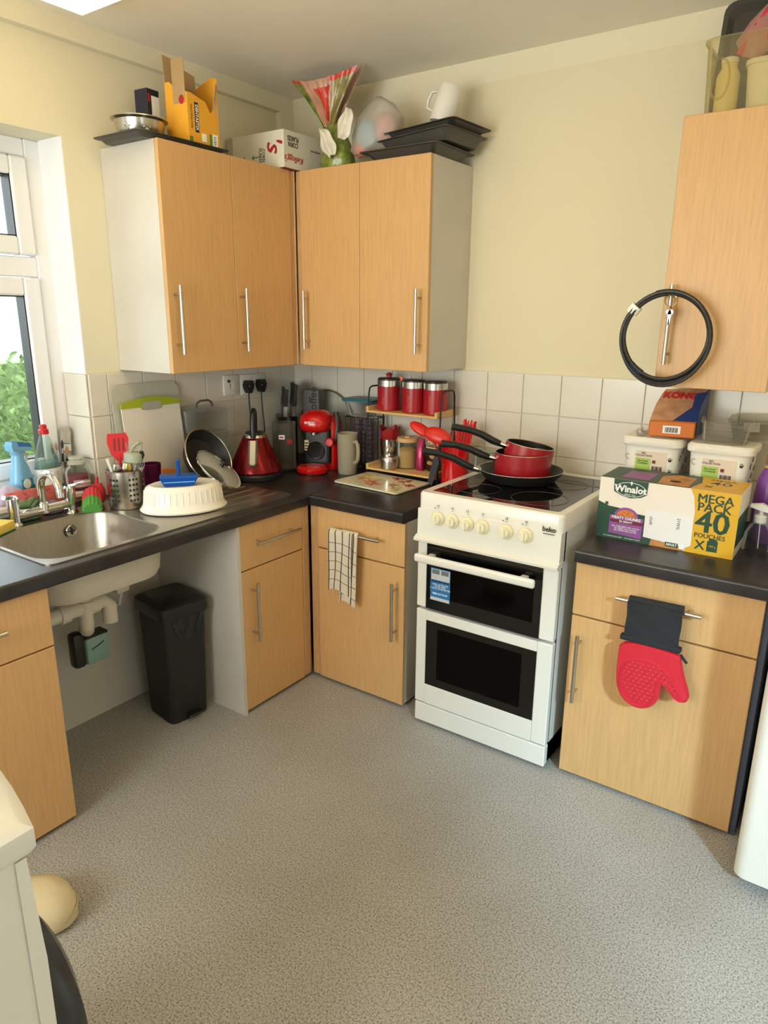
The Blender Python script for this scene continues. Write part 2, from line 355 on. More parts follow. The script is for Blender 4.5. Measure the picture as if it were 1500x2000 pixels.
# base units ---------------------------------------------------------
F = .583
def base_x(label, y0, y1, hand_y, dl=True, drawer_c=None, endp=None):        # front faces +x
    u = thing('base_cabinet', label, 'cabinet', (.3, (y0+y1)/2, 0))
    wpart('body', B().box(.02, y0, .013, F-.019, y1, ZW-.041, .001), m_carcass, u, 0)
    wpart('plinth', B().box(.45, y0, 0, F-.06, y1, .013), m_beech_edge, u, 0)
    a, c = (y0+.017 if endp else y0+.001), y1-.001
    d = wpart('door', B().box(F-.018, a, .013, F, c, .5485, .0015), m_beech, u); bar_handle(d, (F, hand_y, .395), .222, Z_, X_)
    w = wpart('drawer', B().box(F-.018, a, .5535, F, c, ZW-.043, .0015), m_beech, u); bar_handle(w, (F, drawer_c if drawer_c is not None else (a+c)/2, .647), .226, Y_, X_)
    if endp: wpart('end_panel', B().box(.02, y0-.001, 0, F+.0, y0+.015, ZW-.041), m_carcass, u, 0)
    return u
cu = base_x('beech base cabinet with white end panel beside the bin', -.957, -.626, -.899, drawer_c=-.779, endp=True)
wpart('corner_strip', B().box(.55, -.6235, .013, F, -.592, ZW-.043, .004).box(F-.022, -.5925, .013, F-.004, -.58, ZW-.043, .004), m_beech_edge, cu)
base_x('beech base cabinet under the left end of the sink worktop', -2.02, -1.622, -1.99, drawer_c=-1.868)
def base_y(label, x0, x1, hx, dc, ff, right_panel):
    u = thing('base_cabinet', label, 'cabinet', ((x0+x1)/2, -.3, 0))
    wpart('body', B().box(x0, -ff+.019, .013, x1-.001, -.02, ZW-.041, .001), m_carcass, u, 0)
    wpart('plinth', B().box(x0, -ff+.05, 0, x1-.01, -ff+.07, .013), m_beech_edge, u, 0)
    c = x1
    d = wpart('door', B().box(x0+.001, -ff, .013, c, -ff+.018, .5535 if right_panel else .5475, .0015), m_beech, u); bar_handle(d, (hx, -ff, .39), .222, Z_, (0, -1, 0))
    w = wpart('drawer', B().box(x0+.001, -ff, .5585 if right_panel else .553, c, -ff+.018, ZW-.043, .0015), m_beech, u); bar_handle(w, (dc, -ff, .646), .226, X_, (0, -1, 0))
    return u
cb = base_y('beech base cabinet with a checked towel on its drawer', .624, 1.019, .989, .82, F, True)
wpart('corner_strip', B().box(.586, -F+.002, .013, .6225, -.55, ZW-.043, .004), m_beech_edge, cb)
cr = base_y('beech base cabinet with a red oven glove on its drawer', 1.634, 2.134, 1.668, 1.881, .6, False)
wpart('end_panel', B().box(2.134, -.585, 0, 2.15, -.02, ZW-.041), mat('shaded_panel_blue', (70, 78, 96), .6), cr, 0)  # blue-grey colour paints in the shade of the gap beside the fridge
# under-sink back panel
struct('wall_panel', B().box(.13, -1.622, 0, .146, -.957, ZW-.1), m_carcass)
# worktops -----------------------------------------------------------
def wt(name, boxes, label):
    b = B()
    for q in boxes: b.box(*q)
    o = ob(name, b, m_worktop, None, 40, label=label, cat='worktop'); return o
SY0, SY1, SX0, SX1 = -1.60, -.635, .085, .556      # sink cut-out
def edge_prof(depth, z0, z1, r=.010):
    pts = [(0, z0), (depth-.004, z0), (depth, z0+.004)]
    for i in range(6): a = RAD(90*i/5); pts.append((depth-r+r*math.cos(a), z1-r+r*math.sin(a)))
    return pts+[(0, z1)]
def wprism(b, a0, a1, xs, axis, back=0, z1=ZW):
    pr = edge_prof(xs, ZW-.04, z1)
    if axis == 'y': b.loft([[(max(p, back), a, z) for p, z in pr] for a in (a0, a1)])
    else: b.loft([[(a, -max(p, back), z) for p, z in pr] for a in (a0, a1)])
    return b
b = B(); wprism(b, -2.25, SY0+.012, .6, 'y'); wprism(b, SY1-.012, 0, .6, 'y'); wprism(b, SY0+.012, SY1-.012, .6, 'y', back=SX1-.012); b.box(0, SY0+.012, ZW-.04, SX0+.012, SY1-.012, ZW)
ob('worktop', b, m_worktop, None, 40, label='long dark slate-effect worktop that holds the sink', cat='worktop')
b = B(); wprism(b, .601, 1.019, .6, 'x')
ob('worktop', b, m_worktop, None, 40, label='short dark worktop between corner and cooker, under the floral board', cat='worktop')
b = B(); wprism(b, 1.634, 2.16, .62, 'x')
ob('worktop', b, m_worktop, None, 40, label='dark worktop right of the cooker under the dog food box', cat='worktop')
# ---------------------------------------------------------------- sink and tap
sk = thing('kitchen_sink', 'stainless steel inset sink with ribbed drainer', 'sink', (.32, -1.12, ZW))
SW, SL = SX1-SX0, SY1-SY0
BX, BY, BW, BL = .345, -1.385, .375, .405        # bowl centre and size
def sink_shell():
    b = B(); z = ZW+.004
    n = 6
    bowl = [(x, y) for x, y in rrect(BW, BL, .085, n, BX, BY)]
    # deck as loft from rounded outer rim to bowl mouth with matching vertex count
    out = rrect(SW, SL, .03, n, (SX0+SX1)/2, (SY0+SY1)/2)
    def ring(pts, z): return [(x, y, z) for x, y in pts]
    sh = lambda k: [(BX+(x-BX)*k, BY+(y-BY)*k) for x, y in bowl]
    b.loft([ring(out, ZW), ring(out, z), ring([(x*.985+.0048, y*.99-.011) for x, y in out], z), ring(bowl, z-.001), ring(sh(.985), z-.008), ring(sh(.96), ZW-.122), ring(sh(.91), ZW-.140), ring(sh(.3), ZW-.147)], cap0=False)
    return b
wpart('deck_and_bowl', sink_shell(), m_sink, sk, 40)
def bowl_under():
    b = B(); n = 6
    sh = lambda k, z: [(BX+(x-BX)*k, BY+(y-BY)*k, z) for x, y in rrect(BW, BL, .085, n)] if 0 else [(BX+x*k, BY+y*k, z) for x, y in rrect(BW, BL, .085, n)]
    b.loft([sh(1.01, ZW-.045), sh(.975, ZW-.124), sh(.92, ZW-.145), sh(.4, ZW-.152)], cap0=False); return b
wpart('bowl_underside', bowl_under(), mat('grey_coated_steel', (205, 196, 180), .6), sk, 40)
rb = B()
for k in range(7): rb.tube([(.16+.055*k, -.665, ZW+.005), (.16+.055*k, -.95, ZW+.005)], .003, 6)
wpart('drainer_ribs', rb, m_sink, sk)
wpart('overflow', B().lathe([(.02, 0), (.018, .002), (.012, .001)], 20, TR(BX-BW*.462, -1.30, ZW-.045) @ RY(90)), m_chrome, sk)
wpart('overflow_slots', B().box(-.001, -.012, -.0015, .004, .012, .0015, T=TR(BX-BW*.458, -1.30, ZW-.045)).box(-.001, -.0015, -.012, .004, .0015, .012, T=TR(BX-BW*.458, -1.30, ZW-.045)), m_black, sk)
wpart('waste', B().lathe([(.04, 0), (.038, .003), (.02, .001)], 24, TR(BX, BY, ZW-.1468)), m_chrome, sk)
tp = thing('mixer_tap', 'chrome bridge mixer tap with two levers behind the sink bowl', 'tap', (.125, -1.36, ZW+.004))
ob('body', B().tube([(0, -.095, .03), (0, .095, .03)], .016, 14).lathe([(.024, 0), (.022, .004), (.017, .01), (.017, .05)], 18, TR(0, -.095, 0)).lathe([(.024, 0), (.022, .004), (.017, .01), (.017, .05)], 18, TR(0, .095, 0)).lathe([(.018, .02), (.018, .05), (.015, .056)], 16), m_chrome, tp)
ob('spout', B().tube([(0, 0, .05), (0, 0, .1)]+[(.055-.055*math.cos(RAD(a)), 0, .1+.055*math.sin(RAD(a))) for a in range(15, 176, 16)]+[(.111, 0, .088)], .0125, 14), m_chrome, tp)
for s in (-1, 1):
    h = ob('lever', B().lathe([(.019, .05), (.019, .085), (.014, .092)], 16, TR(0, s*.095, 0)).tube([(0, s*.095, .088), (.02, s*.11, .094), (.05, s*.145, .106)], [.007, .006, .0065], 10), m_chrome, tp)

# ---------------------------------------------------------------- waste pipes under the sink
m_pipe = mat('white_pipe', (226, 216, 200), .4)
pp = thing('waste_pipe', 'white plastic waste trap and elbows under the sink bowl', 'pipe', (.345, -1.385, .40))
ob('trap', B().tube([(0, 0, .209), (0, 0, .10), (0, 0, .06), (-.02, .01, .03), (-.05, .02, .02)], .022, 14).lathe([(.034, .17), (.034, .2), (.03, .206)], 18).lathe([(.03, .10), (.03, .14)], 18), m_pipe, pp)
ob('elbow', B().tube([(0, -.14, .12), (0, 0, .12), (0, .06, .12), (0, .083, .10), (0, .083, .04)], .024, 14).lathe([(.03, 0), (.03, .035)], 18, TR(0, .005, .12) @ RX(-90)).lathe([(.03, 0), (.03, .03)], 18, TR(0, -.09, .12) @ RX(-90)), m_pipe, pp)
ob('overflow_box', B().box(-.06, .13, .11, -.02, .18, .21, .008, seg=2), m_pipe, pp)
ob('hose', B().tube([(-.03, .15, .11), (-.06, .16, .06), (-.12, .12, .04), (-.19, .08, .05)], .006, 8), m_whitep, pp)
cd = thing('sponge_caddy', 'pale teal and black plastic box hanging under the waste pipes', 'box', (.30, -1.365, .305), rz=0)
ob('case', B().box(-.02, -.06, 0, .025, -.02, .12, .012, seg=2), m_black, cd)
ob('front', B().box(-.02, -.022, .0, .03, .062, .095, .012, seg=2), mat('teal_plastic', (128, 160, 156), .35), cd)
ob('top_edge', B().box(-.021, -.03, .09, .026, .062, .1, .003), m_black, cd)
ob('slot', B().tube([(.0305, -.005, .055), (.0305, .02, .062), (.0305, .04, .07)], .002, 6), m_black, cd)

# ---------------------------------------------------------------- cooker
CX0, CX1, CY, CH = 1.099, 1.593, -.624, .855
ck = thing('cooker', 'white freestanding electric cooker with ceramic hob and double oven', 'cooker', ((CX0+CX1)/2, -.34, 0))
W_ = CX1-CX0
wpart('body', B().box(CX0, CY+.03, .02, CX0+.02, -.06, .80).box(CX1-.02, CY+.03, .02, CX1, -.06, .80).box(CX0, -.08, .02, CX1, -.06, .80).box(CX0, CY+.03, .02, CX1, -.08, .09).box(CX0+.02, CY+.03, .70, CX1-.02, -.08, .80).box(CX0+.02, CY+.03, .43, CX1-.02, -.08, .47), m_white, ck, 0)
wpart('oven_lining', B().box(CX0+.021, -.12, .09, CX1-.021, -.081, .70).box(CX0+.021, CY+.04, .091, CX0+.03, -.12, .7).box(CX1-.03, CY+.04, .091, CX1-.021, -.12, .7), mat('oven_enamel', (40, 38, 37), .4), ck, 0)
for z in (.22, .30, .56):
    rk = B().tube([(CX0+.035, CY+.07, z), (CX1-.035, CY+.07, z)], .003, 6).tube([(CX0+.035, -.15, z), (CX1-.035, -.15, z)], .003, 6)
    for k in range(12): x = CX0+.05+k*(W_-.1)/11; rk.tube([(x, CY+.07, z), (x, -.15, z)], .0018, 5)
    wpart('oven_shelf', rk, m_steel, ck)
hz = CH-.055
wpart('hob_frame', B().stack([(rrect(W_+.004, .575, .018, 4, (CX0+CX1)/2, CY+.2875), hz), (rrect(W_+.004, .575, .018, 4, (CX0+CX1)/2, CY+.2875), CH-.008), (rrect(W_-.004, .567, .018, 4, (CX0+CX1)/2, CY+.2875), CH), (rrect(W_-.05, .505, .012, 4, (CX0+CX1)/2, CY+.285), CH), (rrect(W_-.056, .499, .012, 4, (CX0+CX1)/2, CY+.285), CH-.003)]), m_white, ck, 30)
gl = wpart('hob_glass', B().stack([(rrect(W_-.055, .5, .012, 4, (CX0+CX1)/2, CY+.285), CH-.004), (rrect(W_-.055, .5, .012, 4, (CX0+CX1)/2, CY+.285), CH-.0015)]), mat('ceramic_glass', (15, 14, 15), .05), ck, 30)
for bx, by, r in ((.14, .155, .072), (.355, .155, .09), (.14, .385, .09), (.355, .385, .072)):
    wpart('cooking_zone', B().tube([(CX0+bx+r*math.cos(2*PI*i/40), CY+by+r*math.sin(2*PI*i/40), CH-.0016) for i in range(40)], .0012, 5, closed=True), mat('zone_print', (52, 50, 50), .3), gl)
cp = wpart('control_panel', B().loft([[(x, y, z) for y, z in ((CY+.04, .705), (CY-.006, .708), (CY-.004, hz), (CY+.04, hz))] for x in (CX0, CX1)]), m_white, ck, 20)
wpart('panel_lip', B().loft([[(x, y, z) for y, z in ((CY+.02, .69), (CY-.022, .692), (CY-.024, .700), (CY-.006, .711), (CY+.02, .711))] for x in (CX0-.004, CX1+.002)]), m_white, ck, 20)
m_cream = mat('cream_knob', (236, 230, 204), .35)
m_creamr = mat('cream_bezel', (226, 216, 176), .4)
for i, x in enumerate((1.176, 1.229, 1.283, 1.337, 1.418, 1.482)):
    T = TR(x, CY-.005, .777) @ RX(90)
    kn = wpart('knob', B().lathe([(.020, 0), (.020, .006), (.017, .008), (.0155, .02), (.013, .022)], 24, T), m_cream, ck)
    wpart('bezel', B().lathe([(.0245, 0), (.0245, .003), (.022, .005)], 24, T), m_creamr, kn)
    wpart('grip', B().box(-.0055, -.014, .02, .0055, .014, .028, .002, T=T), m_cream, kn)
    wpart('mark', B().box(x-.001, CY-.0065, .808, x+.001, CY-.004, .810).box(x-.003, CY-.0065, .815, x+.003, CY-.004, .8155).box(x-.003, CY-.0065, .821, x+.003, CY-.004, .8215).box(x-.003, CY-.0065, .815, x-.0025, CY-.004, .8215).box(x+.0025, CY-.0065, .815, x+.003, CY-.004, .8215), m_ink if i in (4, 5) else mat('worn_print', (150, 146, 138), .6), kn, 0)
    if i in (0, 4, 5): wpart('off_mark', B().box(x-.014, CY-.0065, .809, x-.009, CY-.004, .8105), m_ink, kn, 0)
text('beko', .021, m_ink, ck, (1.5545-ck.location.x, CY-.0062+.34, .808), bold=.0004)
wpart('logo_line', B().box(1.537, CY-.0072, .7935, 1.572, CY-.004, .795), m_ink, ck, 0)
m_ovglass = clear('oven_glass', (70, 66, 64), .25, .06, (12, 12, 12)); m_ovblack = mat('black_oven_glass', (14, 13, 13), .07)
def oven_door(z0, z1, gx0, gx1, gz0, gz1, wx0, wx1, wz0, wz1, r):
    y0, y1 = CY-.002, CY+.026
    d = wpart('oven_door', B().loft([[(x, y, z) for x, z in rr] for rr, y in ()]) if 0 else B().box(CX0+.001, y0, z0, gx0, y1, z1, .003).box(gx1, y0, z0, CX1-.001, y1, z1, .003).box(gx0, y0, z0, gx1, y1, gz0, .001).box(gx0, y0, gz1, gx1, y1, z1, .001), m_white, ck)
    g = wpart('black_border', B().box(gx0, y0+.001, gz0, wx0, y1, gz1).box(wx1, y0+.001, gz0, gx1, y1, gz1).box(wx0, y0+.001, gz0, wx1, y1, wz0).box(wx0, y0+.001, wz1, wx1, y1, gz1), m_ovblack, d, 0)
    wpart('oven_window', B().box(wx0, y0+.001, wz0, wx1, y0+.005, wz1), m_ovglass, d, 0)
    return d
d1 = oven_door(.453, .686, 1.136, 1.544, .453, .684, 1.19, 1.52, .50, .655, .0)
hb = B().box(1.113, CY-.05, .628, 1.536, CY-.032, .657, .008, seg=3).box(1.15, CY-.04, .636, 1.17, CY, .65).box(1.48, CY-.04, .636, 1.50, CY, .65)
wpart('door_handle', hb, m_white, d1)
d2 = oven_door(.09, .443, 1.140, 1.542, .165, .408, 1.185, 1.495, .195, .385, .01)
wpart('plinth_drawer', B().box(CX0+.001, CY+.0, .012, CX1-.001, CY+.03, .084, .003), m_white, ck)
wpart('gap_shadow_strip', B().box(CX1-.004, CY+.026, .02, CX1-.001, CY+.031, .70), m_black, ck, 0)  # black strip stands in for the shade in the oven door gap
st = wpart('sticker', B().box(1.153, CY-.0018, .488, 1.228, CY-.0008, .603), mat('blue_sticker', (36, 116, 176), .4), d1, 0)
for q in ((1.156, CY-.0024, .562, 1.226, CY-.0017, .600), (1.154, CY-.0024, .489, 1.227, CY-.0017, .500)): wpart('sticker_print', B().box(*q), mat('grey_print', (196, 200, 202), .5), st, 0)
wpart('sticker_picture', B().box(1.159, CY-.003, .583, 1.187, CY-.0023, .598).box(1.194, CY-.003, .583, 1.222, CY-.0023, .598), mat('grey_picture', (110, 112, 114), .5), st, 0)
text('REGISTER NOW', .0095, m_ink, st, (1.1905, CY-.003, .5575), ext=.0002, bold=.0002)
text('AND ACTIVATE\nYOUR FREE\n2 YEAR GUARANTEE', .0085, m_wprint, st, (1.1905, CY-.002, .539), ext=.0002)
text('0800 517 0147', .0095, m_wprint, st, (1.1905, CY-.002, .513), ext=.0002, bold=.0002)

# ---------------------------------------------------------------- pans on the hob
m_panred = mat('red_pan_enamel', (158, 22, 34), .3); m_nonstick = mat('nonstick', (28, 28, 28), .45); m_rim = mat('pan_rim', (190, 184, 174), .3, .9)
def pan_handle(p, z, ang, up=.0, L=.2, r0=.1):
    c, s = math.cos(RAD(ang)), math.sin(RAD(ang))
    f = lambda d, h: (c*d, s*d, z+h)
    ob('ferrule', B().tube([f(r0-.004, 0), f(r0+.028, .008+up*.1)], .0105, 12), m_chrome, p)
    ob('handle', B().tube([f(r0+.022, .006+up*.08), f(r0+.05, .016+up*.25), f(r0+.09, .036+up*.5), f(r0+.14, .05+up*.75), f(r0+L, .056+up)], [.011, .0135, .0125, .0115, .0125], 12), m_black, p)
fp = thing('frying_pan', 'black non-stick frying pan under the two red saucepans', 'pan', (1.292, -.262, CH-.0015))
ob('pan', B().lathe([(.105, 0), (.12, .003), (.148, .036), (.150, .040), (.146, .040), (.117, .006), (.001, .005)], 40), m_nonstick, fp)
ob('rim', B().tube([(.1485*math.cos(2*PI*i/48), .1485*math.sin(2*PI*i/48), .0405) for i in range(48)], .0016, 6, closed=True), m_rim, fp)
pan_handle(fp, .034, 214, .01, .20, .146)
sp = thing('saucepan', 'larger red saucepan with black handle sitting in the frying pan', 'saucepan', (1.296, -.258, CH+.0036))
def saucepan(p, r, h):
    ob('pot', B().lathe([(r-.008, 0), (r-.001, .006), (r, .02), (r, h), (r-.003, h), (r-.003, .012), (.001, .006)], 40), m_panred, p)
    ob('lining', B().lathe([(r-.0035, h-.001), (r-.0035, .012), (.001, .0066)], 40, cap0=False, cap1=False), m_nonstick, p)
    ob('rim', B().tube([((r-.0015)*math.cos(2*PI*i/48), (r-.0015)*math.sin(2*PI*i/48), h) for i in range(48)], .0018, 6, closed=True), m_rim, p)
saucepan(sp, .098, .094); pan_handle(sp, .07, 214, -.004, .19, .097)
sp2 = thing('saucepan', 'smaller red saucepan nested tilted in the larger one', 'saucepan', (1.304, -.248, CH+.05), rot=(-5, 8, 0))
saucepan(sp2, .085, .075); pan_handle(sp2, .056, 214, -.022, .20, .084)

# ---------------------------------------------------------------- bin
bn = thing('pedal_bin', 'black plastic pedal bin with liner under the worktop', 'bin', (.352, -1.068, 0), rz=-8)
ob('body', B().stack([(rrect(.16, .148, .022, 4), 0), (rrect(.164, .152, .022, 4), .01), (rrect(.19, .168, .024, 4), .42)]), m_blackm, bn, 40)
ob('lid', B().stack([(rrect(.205, .184, .026, 4), .405), (rrect(.21, .19, .026, 4), .42), (rrect(.206, .186, .026, 4), .448), (rrect(.19, .17, .022, 4), .455), (rrect(.16, .145, .02, 4), .462)]), m_black, bn, 40)
ob('liner', B().sheet(lambda a, q: (.0965+.003*math.sin(a*17+q*5)+.0015*math.sin(a*40), -.06+.125*a, .406-(.085*math.sin(PI*a)**.7+.008)*q), 20, 8, .001), clear('bin_liner', (70, 70, 72), .5, .15, (60, 60, 62)), bn)
ob('pedal_recess', B().box(.07, -.03, .02, .0855, .045, .09, .004), m_black, bn)
ob('pedal', B().box(.07, -.02, .018, .108, .038, .026, .003), m_black, bn)
# ---------------------------------------------------------------- on top of the wall units
m_tin = mat('dark_baking_tin', (78, 75, 70), .45, .2)
m_card = mat('brown_card', (176, 146, 104), .85, var=.05, vscale=60)
m_cardw = mat('white_card', (224, 220, 204), .7)
def tray(b, w, d, h, flare=.02, rim=.014, r=.02, t=.002):
    R = lambda k, z: [(x, y, z) for x, y in rrect(w+2*k, d+2*k, r, 4)]
    return b.loft([R(0, 0), R(flare, h), R(flare+rim, h), R(flare+rim, h+t), R(flare-.001, h+t), R(-t, t)])
def baking_tray(label, loc, rot, w, d, h, flare=.02, rim=.014, r=.02):
    t = thing('baking_tray', label, 'baking tray', loc, rot=rot); tray(b := B(), w, d, h, flare, rim, r)
    ob('tray', b, m_tin, t, 40); return t
baking_tray('flat black baking tray on the cabinet by the window', (.172, -.815, ZT), (0, 0, 0), .20, .33, .014, .012, .013)
t = thing('cake_tin', 'round black tin under the steel bowl on the tray', 'tin', (.155, -.89, ZT+.0035))
ob('tin', B().lathe([(.07, 0), (.08, .02), (.086, .021), (.086, .0225), (.078, .0225), (.069, .002), (.001, .002)], 32), m_tin, t)
bw = thing('pet_bowl', 'steel pet bowl on the black trays by the window', 'bowl', (.155, -.892, ZT+.0065))
ob('bowl', B().lathe([(.064, 0), (.067, .003), (.080, .062), (.091, .067), (.091, .07), (.079, .069), (.062, .006), (.001, .005)], 40), m_steel, bw)
for a in (-70, -20): ob('paw_stamp', B().lathe([(.006, 0), (.005, .001)], 10, RZ(a) @ TR(.0755, 0, .03) @ RY(73)).lathe([(.003, 0), (.002, .001)], 8, RZ(a+7) @ TR(.0775, 0, .037) @ RY(73)).lathe([(.003, 0), (.002, .001)], 8, RZ(a-7) @ TR(.0775, 0, .037) @ RY(73)), m_chrome, bw)
# torn treat box
m_yel = mat('amber_card', (232, 168, 48), .5); m_yel2 = mat('yellow_card', (226, 190, 60), .45); m_navy = mat('navy_print', (28, 34, 52), .5); m_kred = mat('carton_red', (176, 32, 34), .5); m_grn = mat('leaf_green_print', (88, 132, 44), .5)
db = thing('treat_box', 'torn open amber dog treat box with raised card flaps', 'box', (.19, -.725, ZT+.0165))
ob('front_panel', B().prism([(-.066, 0), (.066, 0), (.066, .145), (.05, .12), (.03, .105), (.01, .135), (-.02, .142), (-.05, .15), (-.066, .15)], 0, .0015, RZ(90) @ RX(90)), m_yel, db, 0, (.085, 0, 0))
ob('side_panel', B().prism([(-.02, 0), (.085, 0), (.085, .15), (.06, .155), (.03, .17), (.0, .19), (-.02, .19)], -.0008, .0008, TR(0, -.066, 0) @ RX(90)), m_yel, db, 0)
ob('side_panel', B().prism([(-.02, 0), (.085, 0), (.088, .215), (.06, .225), (-.02, .20)], -.0008, .0008, TR(0, .066, 0) @ RX(90)), m_yel, db, 0)
ob('back_panel', B().box(-.0215, -.066, 0, -.02, .066, .19), m_card, db, 0)
ob('bottom', B().box(-.02, -.066, 0, .085, .066, .0015), m_card, db, 0)
ob('card_flap', B().sheet(lambda a, q: (.02+.06*a, -.067-.002*q, .12+.13*q), 2, 4, .0015), m_card, db, 0)
ob('card_flap', B().prism([(-.066, .0), (.066, 0), (.066, .05), (.01, .062), (-.005, .078), (-.066, .085)], -.0008, .0008, TR(-.02, 0, .19) @ RZ(90) @ RX(86)), m_card, db, 0)
ob('torn_strip', B().sheet(lambda a, q: (.086+.012*q-.02*a*q, .064-.012*a-.016*q, .19-.13*a+.012*math.sin(q*3)), 5, 3, .0012), mat('card_tear', (196, 168, 130), .8), db, 0)
for q_ in ((.0852, -.064, .004, .0872, -.05, .02), (.0866, .022, .004, .0872, .034, .04)): ob('green_print', B().box(*q_), m_grn, db, 0)
for q_ in ((.0866, .034, .003, .0873, .058, .042), (.0866, -.012, .012, .0873, .008, .036)): ob('white_print', B().box(*q_), m_wprint, db, 0)
ob('name_plate', B().box(.0866, -.038, .035, .0872, -.022, .125), m_navy, db, 0)
text('DENTASTIX', .0145, m_wprint, db, (.0875, -.030, .08), (90, 90, 90), ext=.0003, bold=.0003)
text('DAILY ORAL CARE', .0085, m_navy, db, (.0875, -.052, .08), (90, 90, 90), ext=.0003)
text('VETS', .013, m_navy, db, (.0876, .046, .022), (90, -90, 90), ext=.0003)
ob('badge', B().lathe([(.014, 0), (.013, .001)], 20, TR(.06, -.0672, .13) @ RX(90)), m_kred, db)
for i, (lab, loc, rot) in enumerate((('yellow treat pack lying at an angle inside the torn box, upper one', (.03, .0, .085), (0, 14, 8)), ('yellow foil treat pack at the front of the torn box', (.05, .02, .03), (0, -12, -10)))):
    q = thing('treat_pack', lab, 'packet', tuple(Vector(db.location)+Vector(loc)), rot=rot)
    ob('pack', B().box(-.02, -.04, 0, .02, .036, .055 if i == 0 else .08, .003), m_yel2 if i == 0 else mat('gold_foil', (206, 176, 44), .25, .4, bump=.4, bscale=40), q)
    ob('print', B().box(.0201, -.02, .005, .0206, -.006, .05), m_navy, q, 0)
    ob('badge', B().lathe([(.011, 0), (.01, .001)], 16, TR(.0203, .016, .02) @ RY(90)), m_kred, q)
bk = thing('carton', 'dark narrow carton with white label behind the treat box', 'box', (.095, -.805, ZT+.0055), rot=(0, 0, 4))
ob('case', B().box(-.03, -.03, 0, .03, .022, .185, .001), m_navy, bk, 0)
ob('paper_label', B().box(.0301, -.012, .09, .0306, .021, .165), m_wprint, bk, 0)
ob('red_mark', B().box(.0301, -.026, .145, .0306, -.018, .17), m_kred, bk, 0)
# cereal carton, stored upside down
kb = thing('cereal_carton', 'white corn flakes carton lying upside down over the cabinet corner', 'carton', (.17, -.255, ZT))
m_tan = mat('carton_red_base', (120, 44, 36), .6)
ob('carton', B().box(-.15, -.126, .002, .15, .124, .131, .0008), m_cardw, kb, 0)
ob('base_print', B().box(-.149, -.125, 0, .149, .123, .002), m_tan, kb, 0)
ob('flap_line', B().box(-.1505, -.127, .002, -.12, -.1262, .1305), mat('carton_edge', (176, 170, 150), .7), kb, 0)
text('CORN\nFLAKES', .02, m_ink, kb, (.036, -.1265, .052), (90, 90, 0), bold=.0002, ext=.0003, sx=.8)
text("'s", .105, m_kred, kb, (.098, -.1265, .088), (90, 90, 0), shear=.3, bold=.001, ext=.0003)
for i, x in enumerate((-.13, -.10, -.06, -.01)):
    ob('green_icon', B().lathe([(.007, 0), (.006, .0004)], 14, TR(x, -.1262, .048) @ RX(90)), m_grn, kb)
ob('leaf_icon', B().prism([(0, -.003), (.035, 0), (0, .003)], 0, .0004, TR(.0, -.1262, .048) @ RX(90)), m_grn, kb, 0)
text('CORN\nFLAKES', .024, m_ink, kb, (.1505, -.075, .095), (90, 180, 90), bold=.0005, ext=.0003, sx=.8)
text("Kellogg's", .03, m_kred, kb, (.1505, -.07, .035), (90, 180, 90), shear=.3, bold=.0004, ext=.0003)
text('recycle me', .013, m_ink, kb, (.1505, .055, .08), (90, 180, 90), ext=.0003, shear=.2)
ob('red_corner', B().box(.1502, .05, .003, .1508, .124, .02), m_kred, kb, 0)
# food bag, twisted at the waist and flared at its mouth
fb = thing('food_bag', 'green and red plastic food bag twisted shut at the waist', 'bag', (.455, -.225, ZT))
def blob(prof, seg=28, wob=.0, seed=1, ex=1.0, ey=1.0, T=None, b=None):
    r = random.Random(seed); ph = [r.uniform(0, 6) for _ in range(8)]; rings = []
    for cx, cy, z, rx, ry in prof:
        ring = []
        for i in range(seg):
            a = 2*PI*i/seg
            k = 1+wob*(math.sin(3*a+ph[0]+z*40)*.5+math.sin(7*a+ph[1]-z*60)*.3+math.sin(11*a+ph[2]+z*90)*.25)
            ring.append((cx+rx*k*math.cos(a), cy+ry*k*math.sin(a), z+wob*.05*math.sin(5*a+ph[3])*rx))
        rings.append(ring)
    return (b or B()).loft(rings, T)
m_greenbag = mat('green_printed_film', (150, 160, 70), .3, var=.35, vscale=45, rgb2=(84, 108, 40), coat=.3)
m_pinkbag = mat('pink_printed_film', (196, 150, 128), .3, var=.2, vscale=20, coat=.3)
ob('lower_bag', blob([(0, 0, 0, .05, .05), (0, 0, .02, .066, .056), (0, 0, .07, .058, .052), (-.01, 0, .12, .04, .036), (-.025, 0, .16, .028, .024)], 36, .16, 4), m_greenbag, fb, 60)
def mouth(u_, v_, back=0):
    w = .05+.275*v_**1.15
    x = -.03-.02*v_+(u_-.5)*w
    y = (.018+.02*v_*math.sin(PI*u_)) if back else (-.02-.034*math.sin(PI*u_)*v_)
    y += (.006*math.sin(u_*41+v_*3)+.004*math.sin(u_*73))*(1.05-.6*v_)
    return (x, y, .148+.155*v_+.03*v_*(2*abs(u_-.5))**2+(.012*v_ if back else 0))
m_olive = mat('olive_print_film', (150, 138, 84), .3, var=.3, vscale=30, coat=.3); m_redfilm = mat('red_print_film', (206, 62, 46), .3)
def strip(nm, u0, u1, v0, v1, m, back=0, out=0.0):
    ob(nm, B().sheet(lambda a_, b_: tuple(Vector(mouth(u0+(u1-u0)*a_, v0+(v1-v0)*b_, back))+Vector((0, -out, 0))), 14, 16, .0016), m, fb, 60)
strip('green_side', 0, .2, 0, .94, m_greenbag); strip('pink_side', .2, .46, 0, .94, m_pinkbag); strip('pink_front', .46, .7, 0, .94, m_pinkbag); strip('olive_side', .7, 1, 0, .94, m_olive)
strip('red_rim', 0, .2, .94, 1, m_redfilm); strip('red_rim', .66, 1, .9, 1, m_redfilm, 0, .0015); strip('clear_rim', .2, .66, .94, 1, m_pinkbag); strip('back_film', 0, 1, 0, 1, m_pinkbag, 1)
